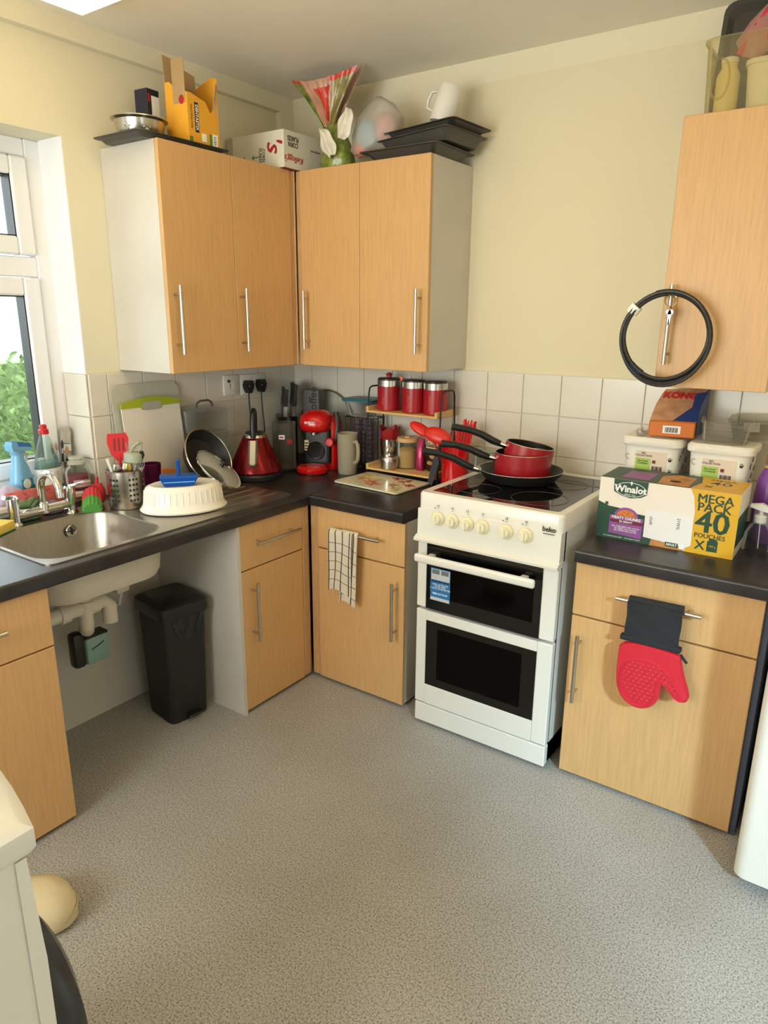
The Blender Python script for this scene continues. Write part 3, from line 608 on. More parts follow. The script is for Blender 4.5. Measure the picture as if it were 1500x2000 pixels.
ob('red_panel', B().sheet(lambda a_, b_: tuple(Vector(mouth(.62+(.38+.30*a_-.62)*(.12+.88*b_), .12+.70*b_))+Vector((0, -.003, 0))), 8, 12, .0016), m_redfilm, fb, 60)
# carrier bag with pastel contents
cb2 = thing('carrier_bag', 'translucent knotted carrier bag with pastel things inside', 'bag', (.628, -.205, ZT+.034))
m_bag = clear('thin_white_film', (246, 242, 238), .3, .25, (232, 226, 218))
ob('bag', blob([(-.02, -.04, 0, .05, .04), (-.01, -.03, .02, .08, .06), (.0, -.01, .07, .098, .075), (.01, 0, .12, .09, .07), (.01, 0, .165, .055, .045), (0, 0, .195, .012, .012)], 40, .12, 5), m_bag, cb2, 70)
for nm, c, p, r in (('blue_content', (150, 190, 214), (-.03, -.05, .07), .05), ('pink_content', (220, 170, 168), (.04, -.03, .08), .055), ('coral_content', (224, 120, 100), (-.06, -.05, .025), .03)):
    ob(nm, blob([(p[0], p[1]+.02, p[2]-r*.9, r*.4, r*.3), (p[0], p[1]+.02, p[2]-r*.5, r*.9, r*.5), (p[0], p[1]+.02, p[2], r, r*.6), (p[0], p[1]+.02, p[2]+r*.6, r*.8, r*.5), (p[0], p[1]+.02, p[2]+r, r*.3, r*.2)], 20, .08, 3), mat(nm, c, .6), cb2, 60)
m_film = mat('white_bag_film', (228, 222, 208), .4)
for (cx, cz, rr, hh, ww) in ((-.145, .0, -28, .105, .032), (-.105, .055, 22, .1, .034)):
    ob('bag_ear', B().sheet(lambda a_, q_: ((2*a_-1)*ww*math.sin(PI*(.1+.86*q_))**.7+.004*math.sin(q_*9), -.018*math.sin(PI*a_)*(1+.3*math.sin(q_*8))-.004*math.sin(a_*14), hh*q_), 12, 14, .002, TR(cx, -.085, cz) @ RY(rr)), m_film, cb2, 70)
# dark trays on the right unit
baking_tray('lowest dark baking tray on the cabinet above the coffee machine', (.785, -.185, ZT), (0, 0, 0), .25, .19, .026, .024, .018)
baking_tray('middle dark roasting tray, its corner jutting past the cabinet', (.835, -.165, ZT+.034), (0, -2.5, -4), .25, .20, .034, .02, .012)
baking_tray('topmost dark roasting tray of the stack, under the white mug', (.845, -.150, ZT+.073), (0, -2.5, -4), .24, .18, .022, .022, .014)
mg = thing('white_mug', 'tall white mug lying tilted on the dark trays', 'mug', (.875, -.175, ZT+.118), rot=(-8, 14, 0))
ob('cup', B().lathe([(.041, 0), (.043, .004), (.043, .105), (.039, .116), (.03, .119)], 36).lathe([(.041, 0), (.038, .0005), (.036, .003), (.036, .1)], 36, cap0=False, cap1=True), m_whitep, mg)
ob('handle', B().tube([(-.04, -.012, .03), (-.062, -.014, .035), (-.068, -.014, .06), (-.062, -.014, .088), (-.04, -.012, .094)], .0055, 10), m_whitep, mg)

# ---------------------------------------------------------------- on top of the right unit
m_tubp = clear('aged_clear_plastic', (248, 244, 228), .09, .2, (222, 214, 182))
tb = thing('storage_tub', 'aged clear plastic tub on the right wall cabinet', 'tub', (1.895, -.165, ZT))
def openbox(w, d, h, flare, r, t=.003):
    R = lambda k, z, q=0: [(x, y, z) for x, y in rrect(w+2*k-2*q, d+2*k-2*q, r, 5)]
    return B().loft([R(-flare, 0), R(0, h), R(.006, h), R(.006, h+.006), R(0, h+.006, t), R(-flare, t, t)])
ob('tub', openbox(.285, .225, .178, .008, .035), m_tubp, tb, 50)
ob('embossed_oval', B().tube([(-.098+.024*math.cos(2*PI*i/32), -.109-.002*math.sin(2*PI*i/32), .085+.048*math.sin(2*PI*i/32)) for i in range(32)], .0028, 6, closed=True), m_tubp, tb)
wb2 = thing('plastic_jar', 'yellowed oval jar inside the clear tub', 'jar', (1.805, -.205, ZT+.006))
ob('jar', B().stack([(circ(.024, 24, .022), 0), (circ(.03, 24, .026), .02), (circ(.03, 24, .026), .1), (circ(.02, 24, .018), .12), (circ(.02, 24, .018), .13)]), mat('yellowed_plastic', (226, 210, 150), .35), wb2, 50)
ob('lid', B().lathe([(.022, .13), (.022, .142), (.018, .144)], 20), m_whitep, wb2)
wb3 = thing('ice_cream_tub', 'white plastic tub packed at the right inside the clear tub', 'tub', (1.93, -.165, ZT+.006))
ob('tub', B().stack([(rrect(.14, .15, .03), 0), (rrect(.155, .165, .03), .11)]), m_whitep, wb3, 40)
ob('lid', B().stack([(rrect(.163, .172, .03), .11), (rrect(.163, .172, .03), .122), (rrect(.15, .16, .03), .125)]), m_whitep, wb3, 40)
bt = thing('baking_tray', 'black baking tray standing on end inside the clear tub', 'baking tray', (1.842, -.075, ZT+.006), rot=(78, 0, 0))
tray(b := B(), .14, .28, .02, .012, .012, .03); ob('tray', b, m_tin, bt, 40); bt.location.z += .16; bt.location.y = -.09
gr = thing('scoop', 'red-handled scoop in a pink bag poking out of the clear tub', 'scoop', (1.838, -.205, ZT+.18), rot=(0, 20, 0))
ob('handle', B().box(-.006, -.004, -.03, .006, .004, .12, .003, T=RY(12)).box(-.004, -.005, -.006, .06, .004, .006, .003, T=TR(.005, 0, .045) @ RY(25)), mat('crimson_plastic', (196, 40, 62), .35), gr)
ob('bag', blob([(.02, .012, -.03, .02, .012), (.02, .012, .0, .045, .02), (.025, .012, .05, .042, .018), (.03, .012, .1, .02, .012)], 24, .12, 6), clear('pink_film', (240, 206, 200), .45, .3, (224, 170, 166)), gr, 60)

# ---------------------------------------------------------------- hose coil hung on the handle
hc = thing('hose_coil', 'coil of black hose hanging on the right wall cabinet handle', 'hose', (1.755, -.345, 1.36))
pts = []; turns = 5
for i in range(turns*48+1):
    a = 2*PI*i/48; k = i/(turns*48); r = .116+.007*k+.004*math.sin(a*.41+1)
    sag = 1+.06*k*math.sin(a-.5)
    pts.append((r*sag*math.cos(a+1.9), -.012+.010*math.sin(k*9+a*.3)+.003*math.cos(3*a), (r*sag*1.02)*math.sin(a+1.9)-.006*k*(1-math.sin(a+1.9))))
ob('hose', B().tube(pts, .0056, 8), mat('black_hose', (38, 35, 32), .45), hc)
ob('white_tape', B().tube([(.122*math.cos(RAD(q)), -.010, .122*math.sin(RAD(q))) for q in (137, 143, 149)], .0175, 12), m_wprint, hc)
ob('blue_tape', B().tube([(.121*math.cos(RAD(q)), -.010, .121*math.sin(RAD(q))) for q in (222, 228, 236, 242)], .0085, 8), mat('blue_tape', (40, 84, 140), .5), hc)
kr = thing('key_ring', 'brass split ring with keys on the right cabinet handle', 'key ring', (1.757, -.352, 1.456))
ob('ring', B().tube([(.0165*math.cos(2*PI*i/28), .004*math.sin(4*PI*i/28), .0165*math.sin(2*PI*i/28)) for i in range(28)], .0017, 6, closed=True), mat('brass', (206, 182, 110), .3, 1.0), kr)
ob('clasp', B().tube([(0, -.003, -.015), (.004, -.004, -.026), (-.003, -.004, -.032), (.0, -.004, -.02)], .0035, 8), mat('copper', (150, 96, 66), .35, .9), kr)
for dx, a in ((-.002, -4), (.004, 6)):
    ob('key', B().box(-.003, -.001, -.035, .003, .001, 0, .0005, T=TR(dx, -.006, -.03) @ RY(a)).lathe([(.007, -.001), (.007, .001)], 14, TR(dx, -.006, -.03) @ RX(90)), m_steel, kr)
# ---------------------------------------------------------------- window sill
m_labelw = mat('label_white', (232, 234, 232), .5)
sp_ = thing('spray_bottle', 'pale blue trigger spray bottle on the window sill', 'spray bottle', (-.062, -1.322, WZ0), rz=20)
m_blue = mat('pale_blue_plastic', (122, 182, 226), .3); m_blue2 = mat('mid_blue_plastic', (40, 104, 186), .35)
ob('body', B().stack([(rrect(.05, .082, .02), 0), (rrect(.054, .088, .022), .008), (rrect(.05, .082, .022), .06), (rrect(.04, .062, .018), .1), (rrect(.034, .042, .015, 4, 0, -.004), .13), (rrect(.032, .036, .014, 4, 0, -.004), .15)]), m_blue, sp_, 50)
ob('trigger_head', B().loft([[(x, y, z) for x, y, z in ((-.016, -.036, .165), (.016, -.036, .165), (.016, .042, .155), (-.016, .042, .155))], [(-.016, -.04, .182), (.016, -.04, .182), (.016, .048, .168), (-.016, .048, .168)], [(-.013, -.034, .196), (.013, -.034, .196), (.012, .044, .178), (-.012, .044, .178)]]).stack([(rrect(.032, .034, .013, 4, 0, -.008), .148), (rrect(.03, .05, .012, 4, 0, -.008), .168)]), m_blue, sp_, 50)
ob('blue_top', B().loft([[(-.0165, -.01, .178), (.0165, -.01, .178), (.0165, .05, .166), (-.0165, .05, .166)], [(-.0135, -.012, .194), (.0135, -.012, .194), (.0125, .046, .18), (-.0125, .046, .18)]]), m_blue2, sp_, 50)
ob('trigger', B().tube([(0, .022, .155), (0, .034, .14), (0, .034, .118)], [.006, .005, .004], 8), m_whitep, sp_)
ob('label', B().stack([(rrect(.0555, .07, .015), .02), (rrect(.053, .064, .015), .066)]), mat('teal_label', (28, 140, 158), .4), sp_, 50)
ob('label_badge', B().lathe([(.017, 0), (.016, .001)], 20, TR(.0277, -.006, .05) @ RY(88)), m_labelw, sp_)
ob('label_badge', B().lathe([(.009, 0), (.008, .001)], 16, TR(.0277, .02, .034) @ RY(88)), mat('dark_green_print', (16, 90, 72), .5), sp_)
wu = thing('washing_up_bottle', 'clear washing-up liquid bottle with red cap on the sill', 'bottle', (-.075, -1.217, WZ0), rz=10)
ob('bottle', B().stack([(circ(.03, 28, .047), 0), (circ(.034, 28, .052), .008), (circ(.034, 28, .052), .075), (circ(.03, 28, .044), .12), (circ(.022, 28, .03), .165), (circ(.013, 28, .015), .2), (circ(.0125, 28, .0125), .205)]), clear('tinted_clear_plastic', (236, 246, 244), .12, .12, (200, 220, 216)), wu, 60)
ob('liquid', B().stack([(circ(.028, 28, .045), .003), (circ(.031, 28, .049), .01), (circ(.031, 28, .049), .075), (circ(.028, 28, .042), .105)]), clear('pale_liquid', (206, 232, 228), .2, .1, (176, 206, 202)), wu, 60)
ob('cap', B().lathe([(.0165, .203), (.0165, .218), (.012, .221), (.012, .232), (.009, .236)], 20), m_red, wu)
ob('label', B().stack([(circ(.0348, 28, .0528), .022), (circ(.0344, 28, .0524), .085)], cap0=False, cap1=False), m_labelw, wu, 60)
for k in range(6): ob('label_text_line', B().box(.0352-.0012*abs(k-2.5), -.018, .04+k*.006, .0358-.0006*abs(k-2.5), .018, .0415+k*.006), mat('grey_text', (120, 124, 128), .6), wu, 0)
pc = thing('metal_cup', 'steel cup holding artist brushes in the window corner', 'cup', (-.100, -1.150, WZ0))
ob('cup', B().lathe([(.024, 0), (.028, .01), (.029, .06), (.025, .075), (.029, .092), (.029, .095), (.0265, .095), (.022, .075), (.026, .05), (.025, .003), (.001, .003)], 28), m_steel, pc)
m_bris = mat('bristle', (186, 120, 62), .7, var=.2, vscale=200); m_bdark = mat('dark_bristle', (52, 40, 32), .7); m_bhand = mat('black_lacquer', (30, 28, 28), .3); m_grey_b = mat('grey_bristle', (176, 172, 162), .8, var=.2, vscale=300, stretch=(1, 1, .1))
for i, (dx, dy, tx, ty, L, mb) in enumerate(((-.008, -.012, -8, 10, .152, m_bris), (-.014, -.004, -16, 6, .148, m_bdark), (.0, -.012, -12, -2, .16, m_bris), (.006, -.004, 4, 4, .165, m_bdark), (.012, .006, 9, 8, .14, m_bris), (-.004, .006, -5, -8, .156, m_grey_b))):
    q = thing('artist_brush', ('slim artist brush, %s, in the steel cup' % ('leftmost with tan tip', 'dark tip leaning left', 'tan tip in the middle', 'tall dark tip', 'short tan tip at the right', 'pale handle at the back')[i]), 'brush', (pc.location.x+dx*.6, pc.location.y+dy*.6, WZ0+.006), rot=(-ty*.6, tx*.3, 0), group='artist brushes in the steel cup')
    q.rotation_euler = (RAD(-tx*.7), RAD(ty*.5), 0)
    ob('stick', B().tube([(0, 0, 0), (0, 0, L*.7)], [.003, .0036], 8), m_bhand if i != 5 else m_whitep, q)
    ob('ferrule', B().tube([(0, 0, L*.7), (0, 0, L*.82)], .0042, 8), m_steel, q)
    ob('tip', B().tube([(0, 0, L*.82), (0, 0, L*.92), (0, 0, L)], [.0042, .0048, .001], 8), mb, q)
q = thing('paint_brush', 'wide grey decorating brush standing in the steel cup', 'brush', (pc.location.x+.006, pc.location.y+.012, WZ0+.006), rot=(-10, 4, 0))
ob('stick', B().box(-.008, -.006, 0, .008, .006, .12, .003), m_whitep, q)
ob('ferrule', B().box(-.018, -.008, .118, .018, .008, .148, .003), m_steel, q)
ob('bristles', B().stack([(rrect(.034, .014, .004), .148), (rrect(.038, .016, .005), .19), (rrect(.03, .010, .004), .205)]), m_grey_b, q, 50)
q.rotation_euler = (RAD(-9), RAD(3), RAD(60))
cj = thing('candle_jar', 'dark pink candle in a lidded glass jar on the sill', 'candle', (-.022, -1.140, WZ0))
ob('jar', B().lathe([(.038, 0), (.043, .004), (.044, .06), (.038, .078), (.029, .084), (.029, .092), (.027, .092), (.027, .083), (.036, .076), (.042, .06), (.041, .006), (.001, .005)], 32), m_glass, cj)
ob('wax', B().lathe([(.0405, .0055), (.0412, .05), (.001, .049)], 32), mat('dark_pink_wax', (146, 30, 62), .4), cj)
ob('lid', B().lathe([(.03, .092), (.03, .1), (.022, .103), (.022, .108), (.026, .112), (.024, .118), (.001, .12)], 28), clear('frosted_glass', (236, 236, 228), .4, .2, (230, 228, 216)), cj)
ob('label', B().surf(lambda a, z: (.0447*math.cos(-.9+1.5*a), .0447*math.sin(-.9+1.5*a), .014+.026*z), 10, 1), mat('faded_label', (210, 172, 180), .6, var=.15, vscale=90), cj)
# ---------------------------------------------------------------- around the tap
q = thing('cellulose_sponge', 'pink porous sponge leaning behind the tap', 'sponge', (.052, -1.335, ZW+.001), rot=(0, -14, 0))
sb = B().box(-.011, -.092, 0, .011, .092, .088, .006, seg=2)
ob('sponge', sb, mat('pink_sponge', (186, 92, 86), .9, var=.25, vscale=60, bump=.8, bscale=120), q)
r = random.Random(5); 
for k in range(16):
    ob('pore', B().lathe([(.0035, 0), (.002, .0008)], 8, TR(.0108, r.uniform(-.08, .08), r.uniform(.012, .078)) @ RY(90)), mat('sponge_pore', (126, 54, 50), .9), q)
def cloth_blob(name, label, cat, loc, rx, ry, h, m, seed, wob=.16):
    q = thing(name, label, cat, loc)
    ob('folds', blob([(0, 0, 0, rx*.8, ry*.8), (0, 0, h*.12, rx, ry), (.004, 0, h*.45, rx*.92, ry*.9), (0, .003, h*.75, rx*.66, ry*.66), (-.003, 0, h*.95, rx*.35, ry*.3), (0, 0, h, rx*.08, ry*.08)], 40, wob, seed), m, q, 80); return q
gc = cloth_blob('dish_cloth', 'crumpled green dish cloth behind the tap', 'cloth', (.088, -1.40, ZW+.005), .034, .05, .062, mat('green_cloth', (104, 128, 92), .9, bump=.3, bscale=300), 2)
for k in range(5): ob('fold', B().tube([(.012+.022*math.cos(a*.9+k), -.04+.08*(a/5)+.006*math.sin(a*2+k), .024+.010*k*.8+.012*math.sin(a*1.1+k)) for a in range(6)], [.004, .007, .008, .008, .007, .003], 8), MATS['green_cloth'], gc, 80)
cloth_blob('scouring_pad', 'lavender grey pad behind the right tap lever', 'pad', (.082, -1.305, ZW+.005), .026, .034, .042, mat('lavender_cloth', (128, 118, 140), .9), 6, .08)
cloth_blob('cleaning_cloth', 'pale lilac cloth heaped on the sill behind the pink sponge', 'cloth', (-.015, -1.395, WZ0), .03, .05, .06, mat('lilac_cloth', (186, 172, 196), .85), 9)
q = thing('sponge_scourer', 'yellow sponge with green scouring face at the left of the sink', 'sponge', (.178, -1.545, ZW+.0045), rz=28)
ob('scourer', B().box(-.035, -.05, 0, .035, .05, .007, .002), mat('green_scourer', (52, 92, 58), .95, bump=.8, bscale=500), q)
ob('sponge', B().box(-.035, -.05, .007, .035, .05, .035, .004, seg=2), mat('yellow_sponge', (232, 206, 96), .9, bump=.5, bscale=250), q)
q = thing('scrub_sponge', 'ridged red and green scrubbing sponge resting on the sink corner', 'sponge', (.165, -1.212, ZW+.0045), rot=(0, 14, -33))
def halfround(x0, x1, rr):
    ring = lambda x, k: [(x, (rr+.0016*(1 if i % 2 else -1))*k*math.cos(PI*i/16), .002+(rr*1.15+.0016*(1 if i % 2 else -1))*k*math.sin(PI*i/16)) for i in range(17)]
    return B().loft([ring(x0, .9), ring(x0+.004, 1), ring(x1-.004, 1), ring(x1, .92)])
ob('red_half', halfround(-.06, .0, .03), mat('red_sponge', (206, 52, 58), .9, bump=.5, bscale=300), q, 25)
ob('green_half', halfround(.0, .062, .0305), mat('green_sponge', (82, 146, 62), .95, bump=.6, bscale=300), q, 25)
q.location.z += .022
# ---------------------------------------------------------------- drainer: cutlery pot and its contents
CPX, CPY = .205, -1.105; DZ = ZW+.0045
cp_ = thing('cutlery_pot', 'perforated steel cutlery pot on the drainer', 'pot', (CPX, CPY, DZ))
ob('pot', B().lathe([(.056, 0), (.058, .004), (.060, .128), (.062, .13), (.059, .131), (.057, .128), (.055, .004), (.001, .003)], 40), m_steel, cp_)
m_hole = mat('hole_dark', (40, 34, 32), .8)
for col, a0 in enumerate((-62, -50, -38, 2, 14, 26, 66, 78)):
    for row in range(5):
        a = RAD(a0-22); z = .03+row*.018; rr = .0565+.0000+(.0036*z/.131)
        ob('hole', B().lathe([(.0042, 0), (.0038, .0006)], 10, TR((rr+.0015)*math.cos(a), (rr+.0015)*math.sin(a), z) @ RZ(math.degrees(a)) @ RY(90)), m_hole, cp_)
def utensil(name, label, cat, dx, dy, tiltdir, tilt, group=None, z0=.006):
    q = thing(name, label, cat, (CPX+dx, CPY+dy, DZ+z0), group=group)
    ax = Vector((-math.sin(RAD(tiltdir)), math.cos(RAD(tiltdir)), 0)); q.rotation_mode = 'QUATERNION'
    q.rotation_quaternion = Matrix.Rotation(RAD(tilt), 4, ax).to_quaternion(); return q
# camera-facing direction at this spot is about (+.83,-.56): local frame used for flat blades
FACE = RZ(-34)
q = utensil('slotted_turner', 'red silicone slotted turner standing in the cutlery pot', 'spatula', -.012, .004, 200, 3)
ob('handle', B().tube([(0, 0, 0), (0, 0, .17)], .005, 8), m_silicone, q)
ob('blade', B().prism([(-.008, .15), (.008, .15), (.03, .175), (.037, .225), (.03, .245), (-.03, .245), (-.034, .215), (-.026, .175)], -.0025, .0025, FACE @ RZ(90) @ RX(90)), m_silicone, q, 40)
for s in (-.012, .002, .016): ob('slot', B().prism([(s-.003, .185), (s+.003, .185), (s+.006, .228), (s, .228)], -.003, .003, FACE @ RZ(90) @ RX(90)), mat('slot_dark', (120, 40, 40), .7), q, 0)
q = utensil('sports_bottle_top', 'grey-green bottle lid with spout and straw in the cutlery pot', 'lid', .018, .012, 60, 5)
ob('inner', B().lathe([(.012, 0), (.026, .12), (.027, .155)], 24), clear('grey_clear', (220, 222, 218), .25, .1, (190, 192, 186)), q)
m_sage = mat('sage_plastic', (166, 172, 152), .45)
ob('cap', B().lathe([(.031, .15), (.032, .155), (.032, .178), (.026, .182), (.001, .183)], 28), m_sage, q)
ob('spout_loop', B().tube([(0, -.015, .18), (.0, -.002, .2), (.0, .02, .214), (.0, .03, .212), (.0, .028, .196), (.0, .02, .182)], .006, 10), m_sage, q)
ob('straw', B().tube([(0, -.014, .17), (0, -.026, .215)], .006, 10), m_clear, q)
q = utensil('table_knife', 'black riveted knife handle leaning right in the cutlery pot', 'knife', .012, .0, 45, 17)
ob('blade', B().box(-.001, -.007, 0, .001, .007, .11), m_steel, q, 0)
ob('handle', B().prism([(-.008, .1), (.007, .1), (.009, .15), (.011, .185), (.004, .196), (-.006, .192), (-.006, .15)], -.006, .006, FACE @ RZ(90) @ RX(90)), m_black, q, 40)
for z in (.12, .165): ob('rivet', B().lathe([(.003, 0), (.002, .001)], 10, FACE @ TR(.0062, 0, z) @ RY(90)), m_chrome, q)
def fork(label, dx, dy, td, tl, L=.165):
    q = utensil('fork', label, 'fork', dx, dy, td, tl, 'forks in the cutlery pot')
    ob('stem', B().tube([(0, 0, 0), (0, 0, L-.045)], .0028, 8), m_steel, q)
    ob('head', B().prism([(-.004, L-.05), (.004, L-.05), (.011, L-.03), (-.011, L-.03)], -.001, .001, FACE @ RZ(90) @ RX(90)), m_steel, q, 0)
    for k in range(4): ob('tine', B().prism([(-.011+k*.0065, L-.031), (-.0085+k*.0065, L-.031), (-.0088+k*.0065, L), (-.0102+k*.0065, L)], -.001, .001, FACE @ RZ(90) @ RX(90)), m_steel, q, 0)
fork('fork at the right edge of the cutlery pot', .03, .012, 45, 12)
fork('fork at the left edge of the cutlery pot', -.03, -.03, 225, 7, .158)
fork('fork behind the white spoon in the cutlery pot', -.012, -.032, 225, 3, .15)
q = utensil('teaspoon', 'white plastic spoon handle leaning left in the cutlery pot', 'spoon', .018, -.022, 235, 14)
ob('handle', B().tube([(0, 0, .01), (0, 0, .15), (0, 0, .172)], [.004, .005, .0065], 10), m_whitep, q)
for i, (dx, dy, c) in enumerate(((.028, -.01, m_steel), (.03, -.002, mat('gold_steel', (200, 176, 104), .25, 1.0)), (.004, -.03, m_steel))):
    q = utensil('spoon', ('steel spoon bowl showing at the rim of the cutlery pot', 'gold-toned spoon bowl at the middle of the cutlery pot', 'steel spoon bowl at the left front of the cutlery pot')[i], 'spoon', dx, dy, -34, 2+2*i, 'spoons in the cutlery pot')
    ob('stem', B().tube([(0, 0, 0), (0, 0, .11)], .003, 8), c, q)
    ob('bowl', B().stack([(circ(.004, 16, .003), .108), (circ(.013, 16, .005), .122), (circ(.015, 16, .006), .135), (circ(.009, 16, .004), .15)], FACE @ RZ(90)), c, q, 60)
q = thing('ladle', 'red spoon head lying behind the cutlery pot', 'ladle', (.115, -1.145, DZ+.003), rot=(0, -12, 15))
ob('bowl', B().stack([(circ(.01, 20, .006), 0), (circ(.024, 20, .016), .02), (circ(.028, 20, .018), .045), (circ(.02, 20, .014), .07)]), m_silicone, q, 60)
ob('stub', B().tube([(0, 0, .065), (0, .01, .09)], .006, 8), m_silicone, q)
q = thing('tumbler', 'purple metallic tumbler behind the cutlery pot', 'tumbler', (.13, -.938, DZ))
ob('wall', B().lathe([(.029, 0), (.03, .003), (.0345, .113), (.0325, .113), (.028, .005), (.001, .004)], 32), mat('purple_metal', (110, 28, 84), .22, .7), q)
q = thing('bowl', 'small orange plastic bowl behind the blue scraper', 'bowl', (.12, -.862, DZ))
ob('bowl', B().lathe([(.024, 0), (.042, .03), (.046, .068), (.044, .068), (.04, .03), (.001, .004)], 32), mat('orange_plastic', (214, 128, 36), .4), q)
q = thing('wine_glass', 'clear wine glass lying beside the orange bowl on the drainer', 'glass', (.235, -.87, DZ+.034), rot=(0, 78, -40))
ob('bowl', B().lathe([(.004, .0), (.025, .012), (.034, .04), (.03, .075), (.0285, .075), (.0325, .04), (.024, .014), (.001, .004)], 28), m_glass, q)
ob('stem', B().lathe([(.03, -.07), (.005, -.064), (.0035, -.03), (.005, .002)], 20), m_glass, q)
wd = thing('casserole_dish', 'white oval casserole dish turned upside down on the drainer', 'dish', (.385, -1.005, DZ+.002), rz=62)
EL = lambda a, bb, n=44: circ(a, n, bb)
ob('dish', B().stack([(EL(.144, .104), 0), (EL(.147, .107), .006), (EL(.140, .1), .014), (EL(.133, .093), .03), (EL(.128, .088), .072), (EL(.122, .082), .082), (EL(.108, .07), .087), (EL(.104, .066), .0855), (EL(.02, .015), .0855)]), mat('white_stoneware', (238, 233, 222), .25), wd, 40)
for k in range(40):
    a = 2*PI*k/40; ob('flute', B().tube([(.1335*math.cos(a), .0935*math.sin(a), .022), (.1285*math.cos(a), .0885*math.sin(a), .07)], .0016, 5), MATS['white_stoneware'], wd)
q = thing('dish_scraper', 'blue plastic scraper on top of the upturned white dish', 'scraper', (.40, -1.032, DZ+.0895), rz=52)
m_bluep = clear('blue_plastic', (40, 120, 220), .6, .25, (22, 98, 196))
ob('blade', B().loft([[(-.048, -.022, 0), (.048, -.022, 0), (.048, .022, 0), (-.048, .022, 0)], [(-.062, -.028, .028), (.062, -.028, .028), (.062, .028, .028), (-.062, .028, .028)], [(-.058, -.024, .034), (.058, -.024, .034), (.058, .024, .034), (-.058, .024, .034)]]), m_bluep, q, 30)
ob('grip', B().box(-.006, -.012, .03, .006, .004, .088, .003), m_bluep, q)
ob('ridge', B().tube([(-.05, -.027, .014), (.05, -.027, .014)], .0018, 6), mat('pale_blue_edge', (120, 180, 236), .4), q)
# pan and lids leaning at the back of the drainer
m_speck = mat('speckled_nonstick', (38, 38, 37), .5, var=.6, vscale=420, rgb2=(24, 24, 24))
q = thing('wok', 'black speckled pan leaning upright on the drainer', 'pan', (.20, -.742, DZ+.108), rot=(0, 62, 8))
ob('pan', B().lathe([(.07, -.03), (.09, -.022), (.112, .018), (.114, .022), (.110, .022), (.087, -.018), (.066, -.026), (.001, -.026)], 44), m_speck, q)
ob('rim', B().tube([(.113*math.cos(2*PI*i/48), .113*math.sin(2*PI*i/48), .022) for i in range(48)], .003, 6, closed=True), m_steel, q)
ob('handle_hub', B().lathe([(.022, -.025), (.018, -.012), (.011, -.006)], 20), m_black, q)
q = thing('pan_lid', 'glass pan lid with steel rim leaning on the upturned dish', 'lid', (.285, -.755, DZ+.0775), rot=(0, 42, 28))
ob('glass', B().lathe([(.097, 0), (.06, .012), (.015, .019), (.001, .0195), (.001, .0165), (.015, .016), (.06, .009), (.097, -.003)], 40, cap0=False, cap1=False), m_glass, q)
ob('rim', B().lathe([(.1, -.005), (.102, 0), (.1, .004), (.095, .003), (.095, -.004)], 48, cap0=False, cap1=False), m_chrome, q)
ob('knob', B().lathe([(.008, .018), (.006, .03), (.018, .036), (.018, .044), (.012, .048)], 20), m_black, q)
# ---------------------------------------------------------------- boards against the window wall
bb = thing('chopping_board', 'large translucent chopping board leaning on the window wall tiles', 'chopping board', (.058, -.857, DZ), rot=(0, -6, 0))
ob('board', B().prism(rrect(.30, .395, .035, 5, 0, .1975), 0, .004, RZ(90) @ RX(90)), clear('frosted_board', (226, 228, 216), .7, .4, (216, 214, 198)), bb, 40)
gb = thing('chopping_board', 'white chopping board with lime green handle in front of the translucent one', 'chopping board', (.078, -.858, DZ), rot=(0, -6, 0))
ob('board', B().prism([(-.128, 0), (.128, 0), (.13, .31), (-.13, .31)], 0, .006, RZ(90) @ RX(90)), mat('white_board', (226, 219, 208), .45), gb, 0)
arch = [(-.13, .31), (-.05, .31), (-.042, .30), (.042, .30), (.05, .31), (.13, .31)]+[(.13-.26*i/10, .328+.018*math.sin(PI*i/10)) for i in range(11)]
ob('handle', B().prism(arch, -.001, .008, RZ(90) @ RX(90)), mat('lime_plastic', (160, 172, 36), .4), gb, 0)
ob('grip_hole', B().prism(rrect(.085, .03, .014, 5, 0, .313), .0082, .0088, RZ(90) @ RX(90)), mat('grey_grip', (170, 166, 156), .5), gb, 40)
# ---------------------------------------------------------------- sockets, plugs, leads
def socket(label, y0, y1, z0, z1, plug=None, neon=False, parent_rot=None, loc=None):
    s = thing('wall_socket', label, 'socket', loc or (.0095, (y0+y1)/2, (z0+z1)/2), rz=90 if loc is None else 0)
    w_, h_ = y1-y0, z1-z0
    ob('plate', B().box(-w_/2, -.008, -h_/2, w_/2, 0, h_/2, .003, seg=2), m_whitep, s); return s, w_, h_
s, w_, h_ = socket('single white fused switch on the tiles by the twin socket', -.462, -.378, 1.075, 1.16)
ob('rocker', B().box(.004, -.0105, -.013, .02, -.008, .013, .002), m_whitep, s); ob('fuse_slot', B().box(-.022, -.0088, .012, -.006, -.0079, .024), mat('brown_neon', (92, 40, 28), .4), s, 0)
ob('slot', B().box(-.008, -.0086, -.012, -.006, -.0079, .01), m_ink, s, 0)
s, w_, h_ = socket('twin white socket above the kettle with two black plugs', -.366, -.222, 1.07, 1.158)
for sx in (-.012, .012): ob('rocker', B().box(sx-.007, -.0105, .015, sx+.007, -.008, .034, .002), m_whitep, s)
s, w_, h_ = socket('twin white socket behind the red canisters, red neon lit', 0, .146, 0, .09, loc=(.593, -.0095, 1.124))
ob('neon', B().box(.018, -.0092, .022, .03, -.0079, .034), mat('lit_neon', (255, 60, 30), .4, emit=2.0), s, 0); ob('rocker', B().box(-.03, -.0105, .015, -.016, -.008, .034, .002), m_whitep, s)
